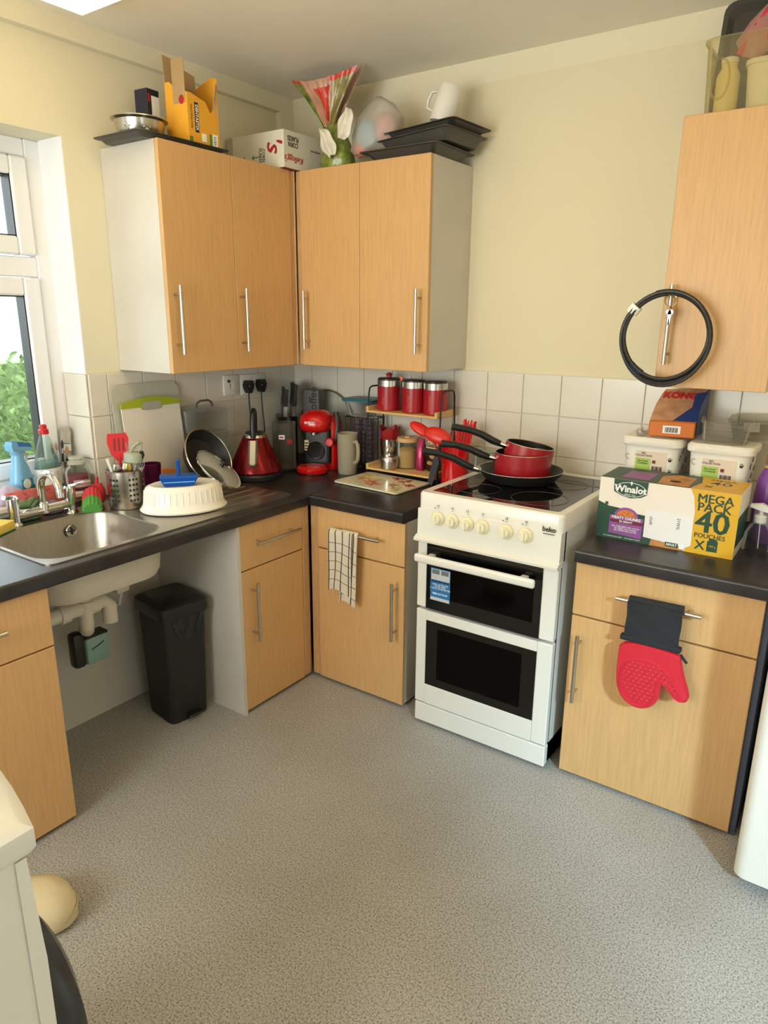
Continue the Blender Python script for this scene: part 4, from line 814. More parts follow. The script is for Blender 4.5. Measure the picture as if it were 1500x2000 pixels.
for i, (y, lab) in enumerate(((-.335, 'black plug nearer the window with the kettle lead'), (-.258, 'black plug nearer the corner with the coffee machine lead'))):
    p = thing('plug', lab, 'plug', (.0185, y, 1.107), rz=90)
    ob('body', B().prism([(-.022, .008), (-.014, .026), (.014, .026), (.022, .008), (.019, -.008), (.008, -.028), (-.008, -.028), (-.019, -.008)], 0, .028, RX(90)), m_black, p, 30)
    ob('pin_cover', B().lathe([(.012, 0), (.01, .004)], 14, TR(0, -.028, .002) @ RX(90)), m_black, p)
    ob('lead', B().tube([(0, -.014, -.026), (0, -.014, -.06), (.002, -.016, -.12)]+([(.004, -.04, -.2), (-.05, -.06, -.29), (-.09, -.1, -.34)] if i == 0 else [(-.004, -.03, -.19), (-.03, -.045, -.26), (-.05, -.03, -.335)]), .0032, 8), m_black, p)
# ---------------------------------------------------------------- kettle and neighbours
kt = thing('kettle', 'metallic red pyramid kettle with black handle on its base', 'kettle', (.222, -.497, ZW))
m_kred2 = mat('metallic_red', (124, 20, 26), .22, .65)
ob('base', B().lathe([(.106, 0), (.11, .004), (.11, .018), (.104, .026)], 44), m_black, kt)
ob('body', B().lathe([(.103, .026), (.108, .033), (.104, .05), (.05, .168), (.046, .172)], 44), m_kred2, kt)
ob('collar', B().lathe([(.05, .168), (.047, .178), (.04, .182)], 36), m_steel, kt)
ob('lid', B().lathe([(.04, .18), (.036, .188), (.012, .192), (.001, .193)], 32), m_black, kt)
kd = (math.cos(RAD(-52)), math.sin(RAD(-52)))
kp = lambda d, z: (kd[0]*d, kd[1]*d, z)
ob('handle', B().tube([kp(-.02, .185), kp(-.022, .235), kp(-.012, .268), kp(.012, .275), kp(.035, .262), kp(.045, .23), kp(.05, .19), kp(.052, .17)], [.009, .01, .011, .012, .012, .0125, .0125, .011], 12), m_black, kt)
ob('water_window', B().sheet(lambda a, q: tuple(Vector(kp(.056+.045*(1-q)+.004, .07+.09*q))+Vector((-kd[1], kd[0], 0))*(.0115*(2*a-1))), 4, 8, .004), mat('water_gauge', (206, 190, 160), .35), kt)
ob('window_frame', B().tube([tuple(Vector(kp(.0575+.0465*(1-q), .067+.093*q))+Vector((-kd[1], kd[0], 0))*s) for s, q in ((-.014, 1), (-.014, .5), (-.014, .08), (-.008, 0), (.008, 0), (.014, .08), (.014, .5), (.014, 1))], .0055, 8), mat('grey_plastic', (84, 80, 78), .4), kt)
ct = thing('storage_boxes', 'three-tier clear plastic clip box with handle behind the pan', 'storage box', (.068, -.618, ZW), rz=-2)
for k in range(3):
    t_ = ob('tier', openbox(.095, .185, .085, .004, .016, .002), m_clear, ct, 50, (0, 0, .088*k+.03 if k else .003))
    t_.location.z = .003+k*.092
ob('lid', B().stack([(rrect(.105, .195, .016), .279), (rrect(.105, .195, .016), .287), (rrect(.09, .18, .016), .290)]), m_clear, ct, 40)
ob('handle', B().tube([(0, -.04, .288), (0, -.036, .305), (0, -.02, .314), (0, .02, .314), (0, .036, .305), (0, .04, .288)], .0045, 8), clear('smoky_plastic', (170, 168, 164), .4, .2, (120, 116, 112)), ct)
kb_ = thing('knife_block', 'clear and black knife block full of black-handled knives', 'knife block', (.098, -.172, ZW), rz=-40)
ob('block', B().stack([(rrect(.118, .085, .012), 0), (rrect(.118, .085, .012), .21)]), clear('smoked_acrylic', (90, 84, 80), .55, .12, (36, 33, 32)), kb_, 40)
i = 0
for row, (yy, zz) in enumerate(((.028, .20), (-.022, .185))):
    for k in range(5):
        kn = thing('kitchen_knife', 'black-handled knife standing in the knife block, %s row, %s' % (('back', 'front')[row], ('first from the window', 'second from the window', 'middle', 'fourth from the window', 'last, next to the lid')[k]), 'knife', (0, 0, 0), group='knives in the knife block')
        Mx = TR(*kb_.location) @ RZ(-40); p = Mx @ Vector((-.044+.022*k, yy*.8, .118)); kn.location = p; kn.rotation_euler = (RAD(-4), RAD(-3+2*k), RAD(-40))
        ob('blade', B().box(-.0008, -.008, 0, .0008, .008, .14), m_steel, kn, 0)
        ob('handle', B().prism([(-.009, .138), (.007, .138), (.009, .165), (.007, .2), (.010, .232-.02*row), (.002, .238-.02*row), (-.008, .232-.02*row), (-.006, .19)], -.007, .007, RZ(90) @ RX(90)), m_black, kn, 40)
        ob('end_cap', B().lathe([(.006, 0), (.005, .003)], 10, TR(0, .001, .236-.02*row)), m_chrome, kn)
gj = thing('glass_jar', 'squat glass jar with red lid beside the kettle', 'jar', (.135, -.375, ZW))
ob('jar', B().lathe([(.03, 0), (.034, .004), (.034, .085), (.03, .092)], 28), m_glass, gj); ob('lid', B().lathe([(.034, .09), (.034, .105), (.03, .107)], 28), mat('dark_red_lid', (120, 20, 22), .4), gj)
ob('contents', B().lathe([(.031, .004), (.0325, .045), (.001, .046)], 24), mat('yellow_green_food', (178, 178, 96), .6), gj)
pg = thing('glass_canister', 'tall smoky glass canister with stickers left of the coffee machine', 'canister', (.225, -.325, ZW))
ob('wall', B().lathe([(.046, 0), (.05, .004), (.0495, .19), (.0495, .207), (.0475, .207), (.0475, .012), (.001, .011)], 36), clear('smoky_glass', (240, 240, 234), .09, .12, (160, 158, 150)), pg)
for a, z, c in ((-60, .15, m_wprint), (-20, .13, mat('red_sticker', (176, 40, 40), .5))): ob('sticker', B().surf(lambda u_, v_: (.0502*math.cos(RAD(a)+.5*(u_-.5)), .0502*math.sin(RAD(a)+.5*(u_-.5)), z+.018*(v_-.5)), 4, 1), c, pg)
ob('sticker_print', B().surf(lambda u_, v_: (.0505*math.cos(RAD(-60)+.34*(u_-.5)), .0505*math.sin(RAD(-60)+.34*(u_-.5)), .15+.007*(v_-.5)), 4, 1), MATS['red_sticker'], pg)
gl_ = thing('pan_lid', 'large glass lid with brass rim standing against the back tiles', 'lid', (.215, -.030, ZW+.18), rot=(86, 0, 0))
ob('glass', B().lathe([(.155, 0), (.1, .014), (.001, .022), (.001, .019), (.1, .011), (.155, -.003)], 48, cap0=False, cap1=False), m_glass, gl_)
ob('rim', B().lathe([(.157, -.004), (.159, 0), (.157, .004), (.152, .002), (.152, -.003)], 56, cap0=False, cap1=False), mat('brass_rim', (176, 156, 116), .3, .9), gl_); gl_.location.z = ZW+.163
cn = thing('coffee_canister', 'grey metal canister lettered Coffee behind the coffee machine', 'canister', (.20, -.100, ZW))
ob('can', B().stack([(rrect(.085, .07, .01), 0), (rrect(.085, .07, .01), .325)]), mat('charcoal_tin', (74, 70, 68), .45), cn, 30)
text('Coffee', .052, m_ink, cn, (.012, -.0356, .27), (90, -90, 0), bold=.0012, ext=.0003, shear=.1)
cn.rotation_euler.z = RAD(20)
# coffee machine
cm = thing('coffee_machine', 'red and black pod coffee machine in the corner', 'coffee machine', (.335, -.215, ZW), rz=24)
m_cmred = mat('coffee_machine_red', (196, 18, 18), .25, coat=.3)
ob('back', B().stack([(rrect(.135, .12, .035, 5, .012, .045), 0), (rrect(.14, .125, .035, 5, .012, .045), .1), (rrect(.13, .12, .035, 5, .012, .04), .2), (rrect(.09, .09, .03, 5, .012, .04), .235)]), m_cmred, cm, 50)
ob('front_panel', B().stack([(rrect(.125, .05, .02, 5, -.01, -.005), .03), (rrect(.128, .055, .02, 5, -.01, -.005), .1), (rrect(.125, .05, .02, 5, -.01, -.005), .185)]), m_black, cm, 50)
ob('head', B().stack([(rrect(.1, .1, .045, 6, -.012, -.025), .170), (rrect(.128, .125, .055, 6, -.012, -.03), .182), (rrect(.134, .13, .056, 6, -.012, -.03), .205), (rrect(.126, .122, .052, 6, -.012, -.024), .235), (rrect(.09, .09, .04, 6, -.01, -.01), .254), (rrect(.03, .03, .014, 6, -.005, 0), .259)]), m_cmred, cm, 50)
ob('side_band', B().tube([(.062, .03, .243), (.069, .018, .215), (.07, .008, .17), (.065, 0, .13), (.058, -.006, .1)], [.014, .018, .017, .013, .008], 10), mat('dark_grey_plastic', (52, 50, 50), .4), cm)
ob('spout', B().lathe([(.012, .158), (.012, .172)], 16, TR(-.014, -.055, 0)), m_steel, cm)
ob('drip_tray', B().stack([(circ(.062, 36, .05, -.012, -.095), .004), (circ(.066, 36, .054, -.012, -.095), .012), (circ(.066, 36, .054, -.012, -.095), .024), (circ(.055, 36, .044, -.012, -.095), .033)]), m_cmred, cm, 40)
ob('foot', B().stack([(circ(.055, 30, .045, -.012, -.09), 0), (circ(.055, 30, .045, -.012, -.09), .008)]), m_black, cm, 40)
ob('button', B().lathe([(.019, 0), (.019, .006), (.015, .01)], 22, TR(.05, -.034, .125) @ RX(90)), m_cmred, cm)
ob('cup_curve', B().lathe([(.04, 0), (.036, .003)], 28, TR(-.012, -.0335, .085) @ RX(90)), mat('gloss_black', (18, 17, 17), .12), cm)
ob('label', B().box(-.062, -.0345, .085, -.044, -.033, .13), mat('cream_label', (206, 186, 140), .5), cm, 0)
for k in range(3): ob('label_text_line', B().box(-.060, -.0349, .09+.012*k, -.046, -.0344, .096+.012*k), m_ink, cm, 0)
text('BOSCH', .013, m_wprint, cm, (-.02, -.0957, .214), (84, 0, 0), bold=.0003, ext=.0004)
jg = thing('jug', 'frosted tall plastic jug with handle in front of the pod rack', 'jug', (.482, -.215, ZW), rz=-10)
m_frost = clear('frosted_plastic', (226, 220, 200), .5, .4, (206, 198, 176))
ob('wall', B().lathe([(.038, 0), (.040, .004), (.0425, .168), (.044, .172), (.0425, .172), (.038, .008), (.001, .006)], 36), m_frost, jg)
ob('handle', B().tube([(.040, 0, .138), (.056, -.002, .142), (.068, -.004, .13), (.071, -.004, .1), (.068, -.004, .07), (.058, -.002, .058), (.042, 0, .05)], [.008, .0085, .008, .0075, .008, .008, .008], 10), m_frost, jg)
# pod rack with a tub on it
pr = thing('pod_rack', 'dark wire rack loaded with coffee pods behind the frosted jug', 'rack', (.475, -.075, ZW))
m_wire = mat('dark_wire', (42, 38, 36), .4, .5)
wbk = B()
for x in (-.075, -.05, -.025, 0, .012, .037, .062, .07):
    for y in (-.045, .04): wbk.tube([(x, y, .0), (x, y, .225)], .0016, 6)
for z in (.004, .225):
    wbk.tube([(-.078, -.045, z), (.072, -.045, z), (.072, .04, z), (-.078, .04, z)], .0022, 6, closed=True)
ob('wire_frame', wbk, m_wire, pr)
m_pod = mat('pod_film', (118, 104, 122), .3, .3)
for col in range(2):
    for k in range(10):
        p = thing('coffee_pod', 'coffee pod in the %s column of the wire rack, %s from the bottom' % (('left', 'right')[col], ('first', 'second', 'third', 'fourth', 'fifth', 'sixth', 'seventh', 'eighth', 'ninth', 'tenth')[k]), 'coffee pod', (.475+.022+(.0 if col else -.06), -.082, ZW+.008+.0205*k), group='coffee pods in the wire rack %s column' % ('left', 'right')[col])
        ob('cup', B().lathe([(.019, 0), (.023, .014), (.026, .016), (.026, .0175), (.001, .018)], 14), m_pod, p)
ob_t = thing('food_tub', 'clear food tub with teal lid on top of the wire rack', 'tub', (.462, -.078, ZW+.228))
ob('tub', openbox(.145, .115, .062, .014, .03), m_clear, ob_t, 50)
ob('lid', B().stack([(rrect(.16, .13, .03, 5), .066), (rrect(.162, .132, .03, 5), .074), (rrect(.13, .1, .03, 5), .078)]), mat('teal_lid', (34, 112, 124), .4), ob_t, 40)
# ---------------------------------------------------------------- two-tier bamboo rack
m_bam = mat('bamboo', (216, 176, 116), .5, var=.1, vscale=40, stretch=(.3, 5, 5))
rk = thing('shelf_rack', 'two-tier bamboo shelf rack with black wire ends', 'shelf', (.727, -.108, ZW))
LOW, TOP = .022, .262
for z in (LOW, TOP):
    sh = None
    for k in range(5): ob('slat', B().box(-.165, -.075+.031*k, z, .165, -.075+.031*k+.029, z+.009, .0015), m_bam, rk)
    for s in (-1, 1): ob('end_rail', B().box(s*.165-.006, -.077, z, s*.165+.006, .078, z+.026, .002), m_bam, rk)
for s in (-1, 1):
    x = s*.1745
    ob('wire_end', B().tube([(x, -.065, 0), (x, -.062, .15), (x, -.05, .34), (x, -.044, .36), (x, -.03, .366), (x, .03, .366), (x, .044, .36), (x, .05, .34), (x, .062, .15), (x, .065, 0)], .0034, 8), m_blackm, rk)
    ob('wire_foot', B().tube([(x, -.065, .012), (x, .065, .012)], .003, 6), m_blackm, rk)
for i, (x, t_) in enumerate(((.622, 'TEA'), (.744, 'SUGAR'), (.846, 'COFFEE'))):
    c = thing('canister', 'red canister lettered %s with steel band on the bamboo rack' % t_, 'canister', (x, -.112, ZW+TOP+.0095), group='red canisters on the bamboo rack')
    ob('body', B().lathe([(.046, 0), (.0485, .003), (.0485, .098), (.047, .1)], 36), mat('canister_red', (168, 22, 32), .28), c)
    ob('steel_band', B().lathe([(.049, .098), (.049, .122), (.047, .124)], 36), m_steel, c)
    ob('lid', B().lathe([(.0475, .124), (.0475, .128), (.043, .131), (.001, .132)], 36), mat('dark_lid', (70, 60, 58), .3, .5), c)
    if i == 0: ob('lid_knob', B().lathe([(.009, .131), (.01, .14), (.008, .152)], 14).box(-.011, -.011, .138, .011, .011, .148, .003), mat('canister_red', (168, 22, 32), .28), c)
    text(t_, .017, mat('faint_red_print', (206, 96, 92), .4), c, (.0487*math.cos(RAD(-82)), .0487*math.sin(RAD(-82)), .038 if i == 0 else .046), (90, -90, 8), ext=.0006)
q = thing('steel_cup', 'tall steel cup holding a red silicone mould on the lower bamboo shelf', 'cup', (.612, -.095, ZW+LOW+.0095))
ob('cup', B().lathe([(.03, 0), (.031, .003), (.0385, .115), (.0365, .115), (.029, .004), (.001, .003)], 32), m_chrome, q)
q2 = thing('silicone_mould', 'crumpled dark red silicone mould in the tall steel cup', 'mould', (.612, -.095, ZW+LOW+.085))
def mring(k, z, wv): return [(k*(1+wv*math.sin(5*t_)+wv*.5*math.sin(9*t_+1))*math.cos(t_), k*(1+wv*math.cos(4*t_))*math.sin(t_), z+wv*.06*math.sin(5*t_)) for t_ in [2*PI*i_/36 for i_ in range(36)]]
ob('mould', B().loft([mring(.018, 0, 0), mring(.03, .03, .02), mring(.042, .06, .06), mring(.044, .085, .14), mring(.041, .084, .14), mring(.039, .06, .06), mring(.026, .032, .02), mring(.01, .01, 0)]), mat('dark_red_silicone', (150, 22, 26), .45), q2, 60)
ob('blue_clip', B().box(-.03, -.036, .055, -.018, -.028, .082, .003), mat('bright_blue', (40, 96, 170), .4), q2)
q = thing('sugar_pot', 'small squat steel pot with knob on the lower bamboo shelf', 'pot', (.654, -.152, ZW+LOW+.0095))
ob('pot', B().lathe([(.033, 0), (.0365, .003), (.0385, .03), (.0385, .048), (.035, .053), (.022, .056)], 36), m_steel, q); ob('knob', B().lathe([(.007, .055), (.006, .064), (.009, .069), (.005, .073)], 16), m_chrome, q)
q = thing('storage_jar', 'glass jar of brown sugar with bamboo lid on the lower bamboo shelf', 'jar', (.702, -.085, ZW+LOW+.0095))
ob('glass', B().lathe([(.042, 0), (.0445, .003), (.0445, .112), (.0425, .112), (.0425, .005), (.001, .004)], 36), m_glass, q)
ob('sugar', B().stack([(circ(.0415, 30), .0045), (circ(.0415, 30), .075), (circ(.02, 30), .09), (circ(.004, 30), .093)]), mat('brown_sugar', (196, 152, 92), .9, var=.1, vscale=200), q, 50)
ob('lid', B().lathe([(.046, .112), (.046, .126), (.044, .128), (.014, .128), (.013, .133), (.001, .134)], 36), m_bam, q)
q = thing('sweet_packet', 'magenta foil packet standing beside the sugar jar', 'packet', (.772, -.09, ZW+LOW+.0095), rz=12)
ob('packet', B().stack([(rrect(.03, .05, .006), 0), (rrect(.034, .055, .01), .03), (rrect(.03, .05, .008), .09), (rrect(.026, .008, .003), .132)]), mat('magenta_foil', (166, 30, 84), .25, .3, bump=.5, bscale=60), q, 50)
q = thing('chocolate_pouch', 'brown and cream chocolate pouch at the right of the lower bamboo shelf', 'pouch', (.832, -.078, ZW+LOW+.0095), rz=-14)
ob('pouch', B().stack([(rrect(.072, .04, .012), 0), (rrect(.078, .046, .014), .03), (rrect(.074, .036, .012), .1), (rrect(.07, .008, .003), .15)]), mat('cocoa_film', (58, 36, 30), .3), q, 50)
ob('cream_panel', B().sheet(lambda a, b_: (-.032+.064*a, -.0215+.0175*b_**1.5-.002, .08+.058*b_), 4, 4, .001), mat('cream_print', (210, 196, 160), .4), q)
text('Galaxy', .024, m_ink, q, (0, -.0205, .108), (78, 0, 0), shear=.3, ext=.0004)
for k in range(2): ob('biscuit_print', B().lathe([(.017, 0), (.016, .001)], 16, TR(-.008+.014*k, -.0235, .035+.028*k) @ RX(90) @ SC(1, .5, 1)), mat('biscuit_print', (190, 150, 84), .5), q)
# glass saver board
gs = thing('worktop_saver', 'floral glass worktop saver in front of the bamboo rack', 'board', (.715, -.292, ZW+.0005), rz=-4)
def floral():
    m = mat('cream_glass', (226, 220, 194), .12); return m
ob('glass', B().stack([(rrect(.318, .222, .012), .002), (rrect(.32, .224, .012), .004), (rrect(.32, .224, .012), .009)]), floral(), gs, 40)
r = random.Random(21)
for (cx, cy, c) in ((.07, .06, (150, 40, 58)), (.115, .02, (160, 48, 66)), (.02, .075, (176, 70, 80)), (-.04, -.02, (216, 132, 80)), (-.09, .0, (222, 150, 84)), (.0, -.055, (206, 110, 70)), (-.11, .05, (216, 176, 84)), (.06, -.02, (196, 120, 110)), (.12, -.06, (190, 180, 110))):
    mm = mat('petal_%d_%d_%d' % c, c, .15)
    for k in range(7):
        a = r.uniform(0, 360); L = r.uniform(.024, .046)
        ob('petal', B().prism([(0, 0), (L*.45, .009), (L, .002), (L*.5, -.007)], .009, .0093+.00006*k, TR(cx, cy, 0) @ RZ(a)), mm, gs, 0)
for k in range(8):
    x, y, a = r.uniform(-.12, .12), r.uniform(-.08, .06), r.uniform(0, 180)
    ob('leaf_print', B().prism([(0, 0), (.025, .004), (.05, .001), (.025, -.002)], .009, .0093, TR(x, y, 0) @ RZ(a)), mat('leaf_print', (164, 180, 104), .15), gs, 0)
# red utensil pot
up_ = thing('utensil_pot', 'tall glossy red utensil pot beside the cooker', 'pot', (.962, -.145, ZW))
ob('pot', B().lathe([(.05, 0), (.053, .004), (.055, .17), (.0535, .172), (.051, .17), (.049, .006), (.001, .005)], 40), mat('gloss_red', (206, 20, 20), .15, coat=.5), up_)
m_nyl = mat('red_nylon', (214, 38, 30), .35)
def ut(label, name, dx, dy, rot, build):
    q = thing(name, label, 'utensil', (.962+dx, -.145+dy, ZW+.008), rot=rot, group='red utensils in the red pot'); build(q)
def ladle_build(L, r_):
    def f(q):
        ob('handle', B().tube([(0, 0, 0), (0, 0, L)], .0045, 8), m_nyl, q)
        ob('bowl', B().stack([(circ(.008, 24, .006), L-.005), (circ(r_*.8, 24, r_*.35), L+.012), (circ(r_, 24, r_*.45), L+.038), (circ(r_*.75, 24, r_*.35), L+.065), (circ(r_*.3, 24, .006), L+.078)], RZ(30)), m_nyl, q, 60)
    return f
def spoon_head(label, name, head, hl, hw, ang, foot):
    q = thing(name, label, 'utensil', foot, group='red utensils in the red pot'); h = Vector(head)-Vector(foot); d_ = Vector((math.cos(RAD(ang)), -.15, math.sin(RAD(ang)))).normalized()
    neck = h-d_*hl*.9
    ob('handle', B().tube([(0, 0, 0), tuple(neck*.75+Vector((0, 0, .01))), tuple(neck)], [.004, .0045, .006], 8), m_nyl, q)
    M_ = TR(*h) @ Vector((1, 0, 0)).rotation_difference(d_).to_matrix().to_4x4()
    ob('bowl', B().loft([[(hl*math.cos(p_), hw*1.25*math.sin(p_)*math.cos(t_), hw*(.75*math.sin(p_)*math.sin(t_))) for t_ in [2*PI*i_/20 for i_ in range(20)]] for p_ in [RAD(4+172*j_/12) for j_ in range(13)]], M_), m_nyl, q, 60)
spoon_head('red ladle leaning furthest left in the red pot', 'ladle', (.838, -.205, .982), .05, .02, 152, (.945, -.15, ZW+.02))
spoon_head('red serving spoon leaning towards the pan handles', 'serving_spoon', (.925, -.222, .968), .056, .026, 165, (.965, -.165, ZW+.02))
def pasta(q):
    ob('handle', B().tube([(0, 0, 0), (0, 0, .2)], .0045, 8), m_nyl, q)
    ob('head', B().stack([(circ(.008, 20, .006), .195), (circ(.024, 20, .012), .21), (circ(.028, 20, .014), .235)], RZ(30)), m_nyl, q, 60)
    for k in range(6): a = RAD(30+60*k); ob('tooth', B().tube([(.022*math.cos(a), .012*math.sin(a), .232), (.026*math.cos(a), .014*math.sin(a), .256)], [.0055, .003], 8), m_nyl, q)
ut('red toothed pasta server at the back of the red pot', 'pasta_server', .015, .018, (-2, 7, 0), pasta)
def turner(q):
    ob('handle', B().tube([(0, 0, 0), (0, 0, .15)], .0045, 8), m_nyl, q)
    ob('blade', B().prism([(-.012, .145), (.012, .145), (.03, .175), (.032, .235), (-.028, .232), (-.03, .175)], -.002, .002, RZ(35) @ RX(90)), m_nyl, q, 0)
    for k in range(4): ob('slot', B().prism([(-.018+.011*k, .175), (-.014+.011*k, .175), (-.014+.011*k, .222), (-.018+.011*k, .222)], -.0025, .0025, RZ(35) @ RX(90)), mat('slot_dark', (120, 40, 40), .7), q, 0)
ut('red slotted turner at the right of the red pot', 'slotted_turner', .018, -.008, (3, 8, 0), turner)
def whisk(q):
    ob('handle', B().tube([(0, 0, 0), (0, 0, .14)], .005, 8), m_nyl, q)
    for k in range(5): a = PI*k/5; ob('loop', B().tube([(math.cos(a)*s*.018*math.sin(PI*t_**.8), math.sin(a)*s*.018*math.sin(PI*t_**.8), .14+.09*t_) for s, t_ in [(1, i/8) for i in range(9)]+[(-1, 1-i/8) for i in range(1, 9)]], .0011, 5), mat('whisk_wire', (190, 60, 56), .3), q)
ut('red wire whisk between the red spoons', 'whisk', .0, .012, (2, -3, 0), whisk)
q = thing('grey_turner', 'dark grey turner hanging beside the bamboo rack, blade down', 'spatula', (.893, -.212, ZW+.012), rot=(0, 16, -20))
ob('blade', B().prism([(-.016, 0), (.01, -.004), (.02, .06), (.022, .1), (.006, .13), (-.004, .13), (-.014, .1)], -.002, .002, RX(90)), mat('slate_nylon', (62, 66, 76), .45), q, 40)
ob('handle', B().tube([(.001, 0, .125), (.002, 0, .17)], .005, 8), MATS['slate_nylon'], q)
q = thing('clip_jar', 'clear clip-top jar in the shade behind the red pot', 'jar', (1.06, -.075, ZW))
ob('jar', B().lathe([(.042, 0), (.046, .004), (.046, .12), (.04, .135), (.04, .14), (.038, .14), (.038, .13), (.043, .118), (.043, .006), (.001, .005)], 32), m_glass, q)
ob('lid', B().lathe([(.043, .14), (.043, .148), (.03, .153), (.001, .154)], 30), m_glass, q); ob('clip', B().tube([(.044, -.012, .12), (.05, -.012, .15), (.05, .012, .15), (.044, .012, .12)], .0016, 6), m_steel, q)
# ---------------------------------------------------------------- right worktop
m_dgreen = mat('dark_green_card', (22, 66, 46), .45); m_amber = mat('golden_card', (222, 170, 30), .45); m_purp = mat('purple_card', (142, 78, 152), .45); m_cream2 = mat('cream_card', (236, 226, 214), .5)
m_fur = mat('golden_fur_print', (196, 136, 72), .5, var=.3, vscale=50); m_dkred = mat('maroon_print', (110, 24, 44), .5)
wx = thing('pet_food_box', 'large dog food carton with golden end, MEGA PACK 40 POUCHES', 'carton', (1.829, -.36, ZW), rz=0)
BW_, BD_, BH_ = .388, .178, .186
ob('carton', B().box(-BW_/2, -BD_/2, 0, BW_/2, BD_/2, BH_, .0012), m_cream2, wx, 0)
fy = -BD_/2-.0003
def fp(name, poly, m, lift=0): return ob(name, B().prism(poly, 0, .0005, TR(0, fy-lift, 0) @ RX(90)), m, wx, 0)
fp('green_field', [(-.194, .0), (.06, 0), (.075, .04), (.05, .055), (0, .088), (-.05, .086), (-.09, .088), (-.13, .098), (-.16, .10), (-.194, .112)], m_dgreen)
fp('golden_end', [(.065, 0), (.194, 0), (.194, .186), (.064, .186), (.075, .165), (.082, .12), (.08, .07), (.075, .03)], m_amber, .0003)
fp('brand_shield', [(-.152, .186), (-.052, .186), (-.054, .148), (-.07, .138), (-.1, .132), (-.13, .138), (-.15, .148)], m_dgreen, .0003)
fp('brand_swirl', [(-.104, .178), (-.1, .184), (-.097, .178), (-.1, .17)], m_wprint, .0008)
ob('brand_ring', B().tube([(-.102+.044*math.cos(2*PI*i/40), fy-.0009, .158+.021*math.sin(2*PI*i/40)) for i in range(40)], .0009, 5, closed=True), m_wprint, wx)
text('Winalot', .028, m_wprint, wx, (-.102, fy-.0012, .158), ext=.0004, bold=.0009)
text('SINCE 1927', .0065, m_wprint, wx, (-.102, fy-.0012, .142), ext=.0003)
fp('paw_dot', circ(.005, 12, None, -.168, .108), m_dgreen, .0006)
fp('flavour_arch', [(-.152, .07)]+[(-.107+.036*math.cos(RAD(180-18*i)), .072+.03*math.sin(RAD(18*i))) for i in range(11)]+[(-.06, .07)], m_purp, .0005)
fp('food_picture', [(-.107+.028*math.cos(RAD(180-18*i)), .074+.021*math.sin(RAD(18*i))) for i in range(11)], mat('gravy_print', (206, 116, 46), .5, var=.4, vscale=200), .001)
fp('flavour_panel', [(-.155, .018), (-.058, .012), (-.056, .074), (-.155, .074)], m_purp, .0006)
fp('gravy_band', [(-.153, .053), (-.056, .052), (-.056, .062), (-.153, .062)], m_dkred, .0011)
text('MEATY CHUNKS', .0115, m_wprint, wx, (-.106, fy-.0014, .068), ext=.0003, bold=.0003)
text('IN GRAVY', .0085, m_wprint, wx, (-.106, fy-.0018, .0572), ext=.0003, bold=.0002)
text('20x CHICKEN with carrots\n10x BEEF with parsnips\n10x LAMB with carrots', .0072, m_wprint, wx, (-.106, fy-.0014, .035), ext=.0003)
text('100% COMPLETE & BALANCED      WITH ADDED VITAMINS', .0042, m_wprint, wx, (-.115, fy-.001, .007), ext=.0003)
fp('fur_picture', [(-.032, .0), (.062, .0), (.06, .012), (.05, .045), (.02, .06), (0, .05), (-.025, .035)], m_fur, .0006)
fp('delivery_label', [(-.052, .022), (.07, .012), (.082, .02), (.081, .106), (-.052, .112)], mat('delivery_label', (236, 232, 230), .5), .0012)
text('cloth', .013, m_ink, wx, (-.034, fy-.002, .075), (90, 90, 0), ext=.0003)
text('21WG', .012, m_ink, wx, (.042, fy-.002, .078), (90, 90, 0), ext=.0003)
fp('adult_plate', [(.012, .006), (.048, .006), (.048, .019), (.012, .019)], m_dgreen, .0014)
text('ADULT', .0095, m_wprint, wx, (.030, fy-.0022, .0125), ext=.0003, bold=.0003)
fp('pouch_mark', rrect(.015, .016, .002, 2, .058, .0125), m_wprint, .0014)
for t_, s_, x_, z_, b_ in (('MEGA', .035, .131, .162, .0), ('PACK', .035, .131, .137, .0), ('40', .09, .131, .093, .0003), ('POUCHES', .0185, .128, .055, .0), ('X', .038, .105, .026, .0)): [text(t_, s_, m_dgreen, wx, (x_+dx_*s_, fy-.001-dl_, z_+dz_*s_), ext=.0004) for dx_, dz_, dl_ in ((-.022, 0, 0), (.022, .0, .0003), (0, .012, .0006))]
fp('pouch_icon', [(.124, .012), (.152, .012), (.152, .044), (.147, .046), (.15, .05), (.126, .05), (.129, .044), (.124, .042)], m_dgreen, .0006)
text('100 g', .0085, m_amber, wx, (.138, fy-.0012, .028), ext=.0003)
tz = BH_+.0003
def top(name, poly, m, lift=0): return ob(name, B().prism(poly, 0, .0005, TR(0, 0, tz+lift)), m, wx, 0)
top('top_green', [(-.193, -.088), (.06, -.088), (.075, 0), (.06, .088), (-.193, .088)], m_dgreen)
top('top_gold', [(.06, -.088), (.193, -.088), (.193, .088), (.06, .088), (.075, 0)], m_amber, .0003)
top('top_fur', [(-.03, -.08), (.055, -.08), (.05, .05), (.0, .07), (-.04, .03)], m_fur, .0003)
top('top_muzzle', circ(.016, 16, .012, .008, -.03), m_ink, .0007)
top('top_food', [(-.14, -.06), (-.06, -.06), (-.06, .05), (-.14, .05)], m_purp, .0003)
text('MEGA', .026, m_dgreen, wx, (.125, .055, tz+.0008), (0, 0, 0), bold=0); text('40', .06, m_dgreen, wx, (.125, .012, tz+.0008), (0, 0, 0), bold=.0002); text('X', .028, m_dgreen, wx, (.1, -.04, tz+.0008), (0, 0, 0), bold=.001)
ob('end_panel', B().box(BW_/2, -BD_/2+.002, .03, BW_/2+.0004, BD_/2-.002, .12), m_dgreen, wx, 0)
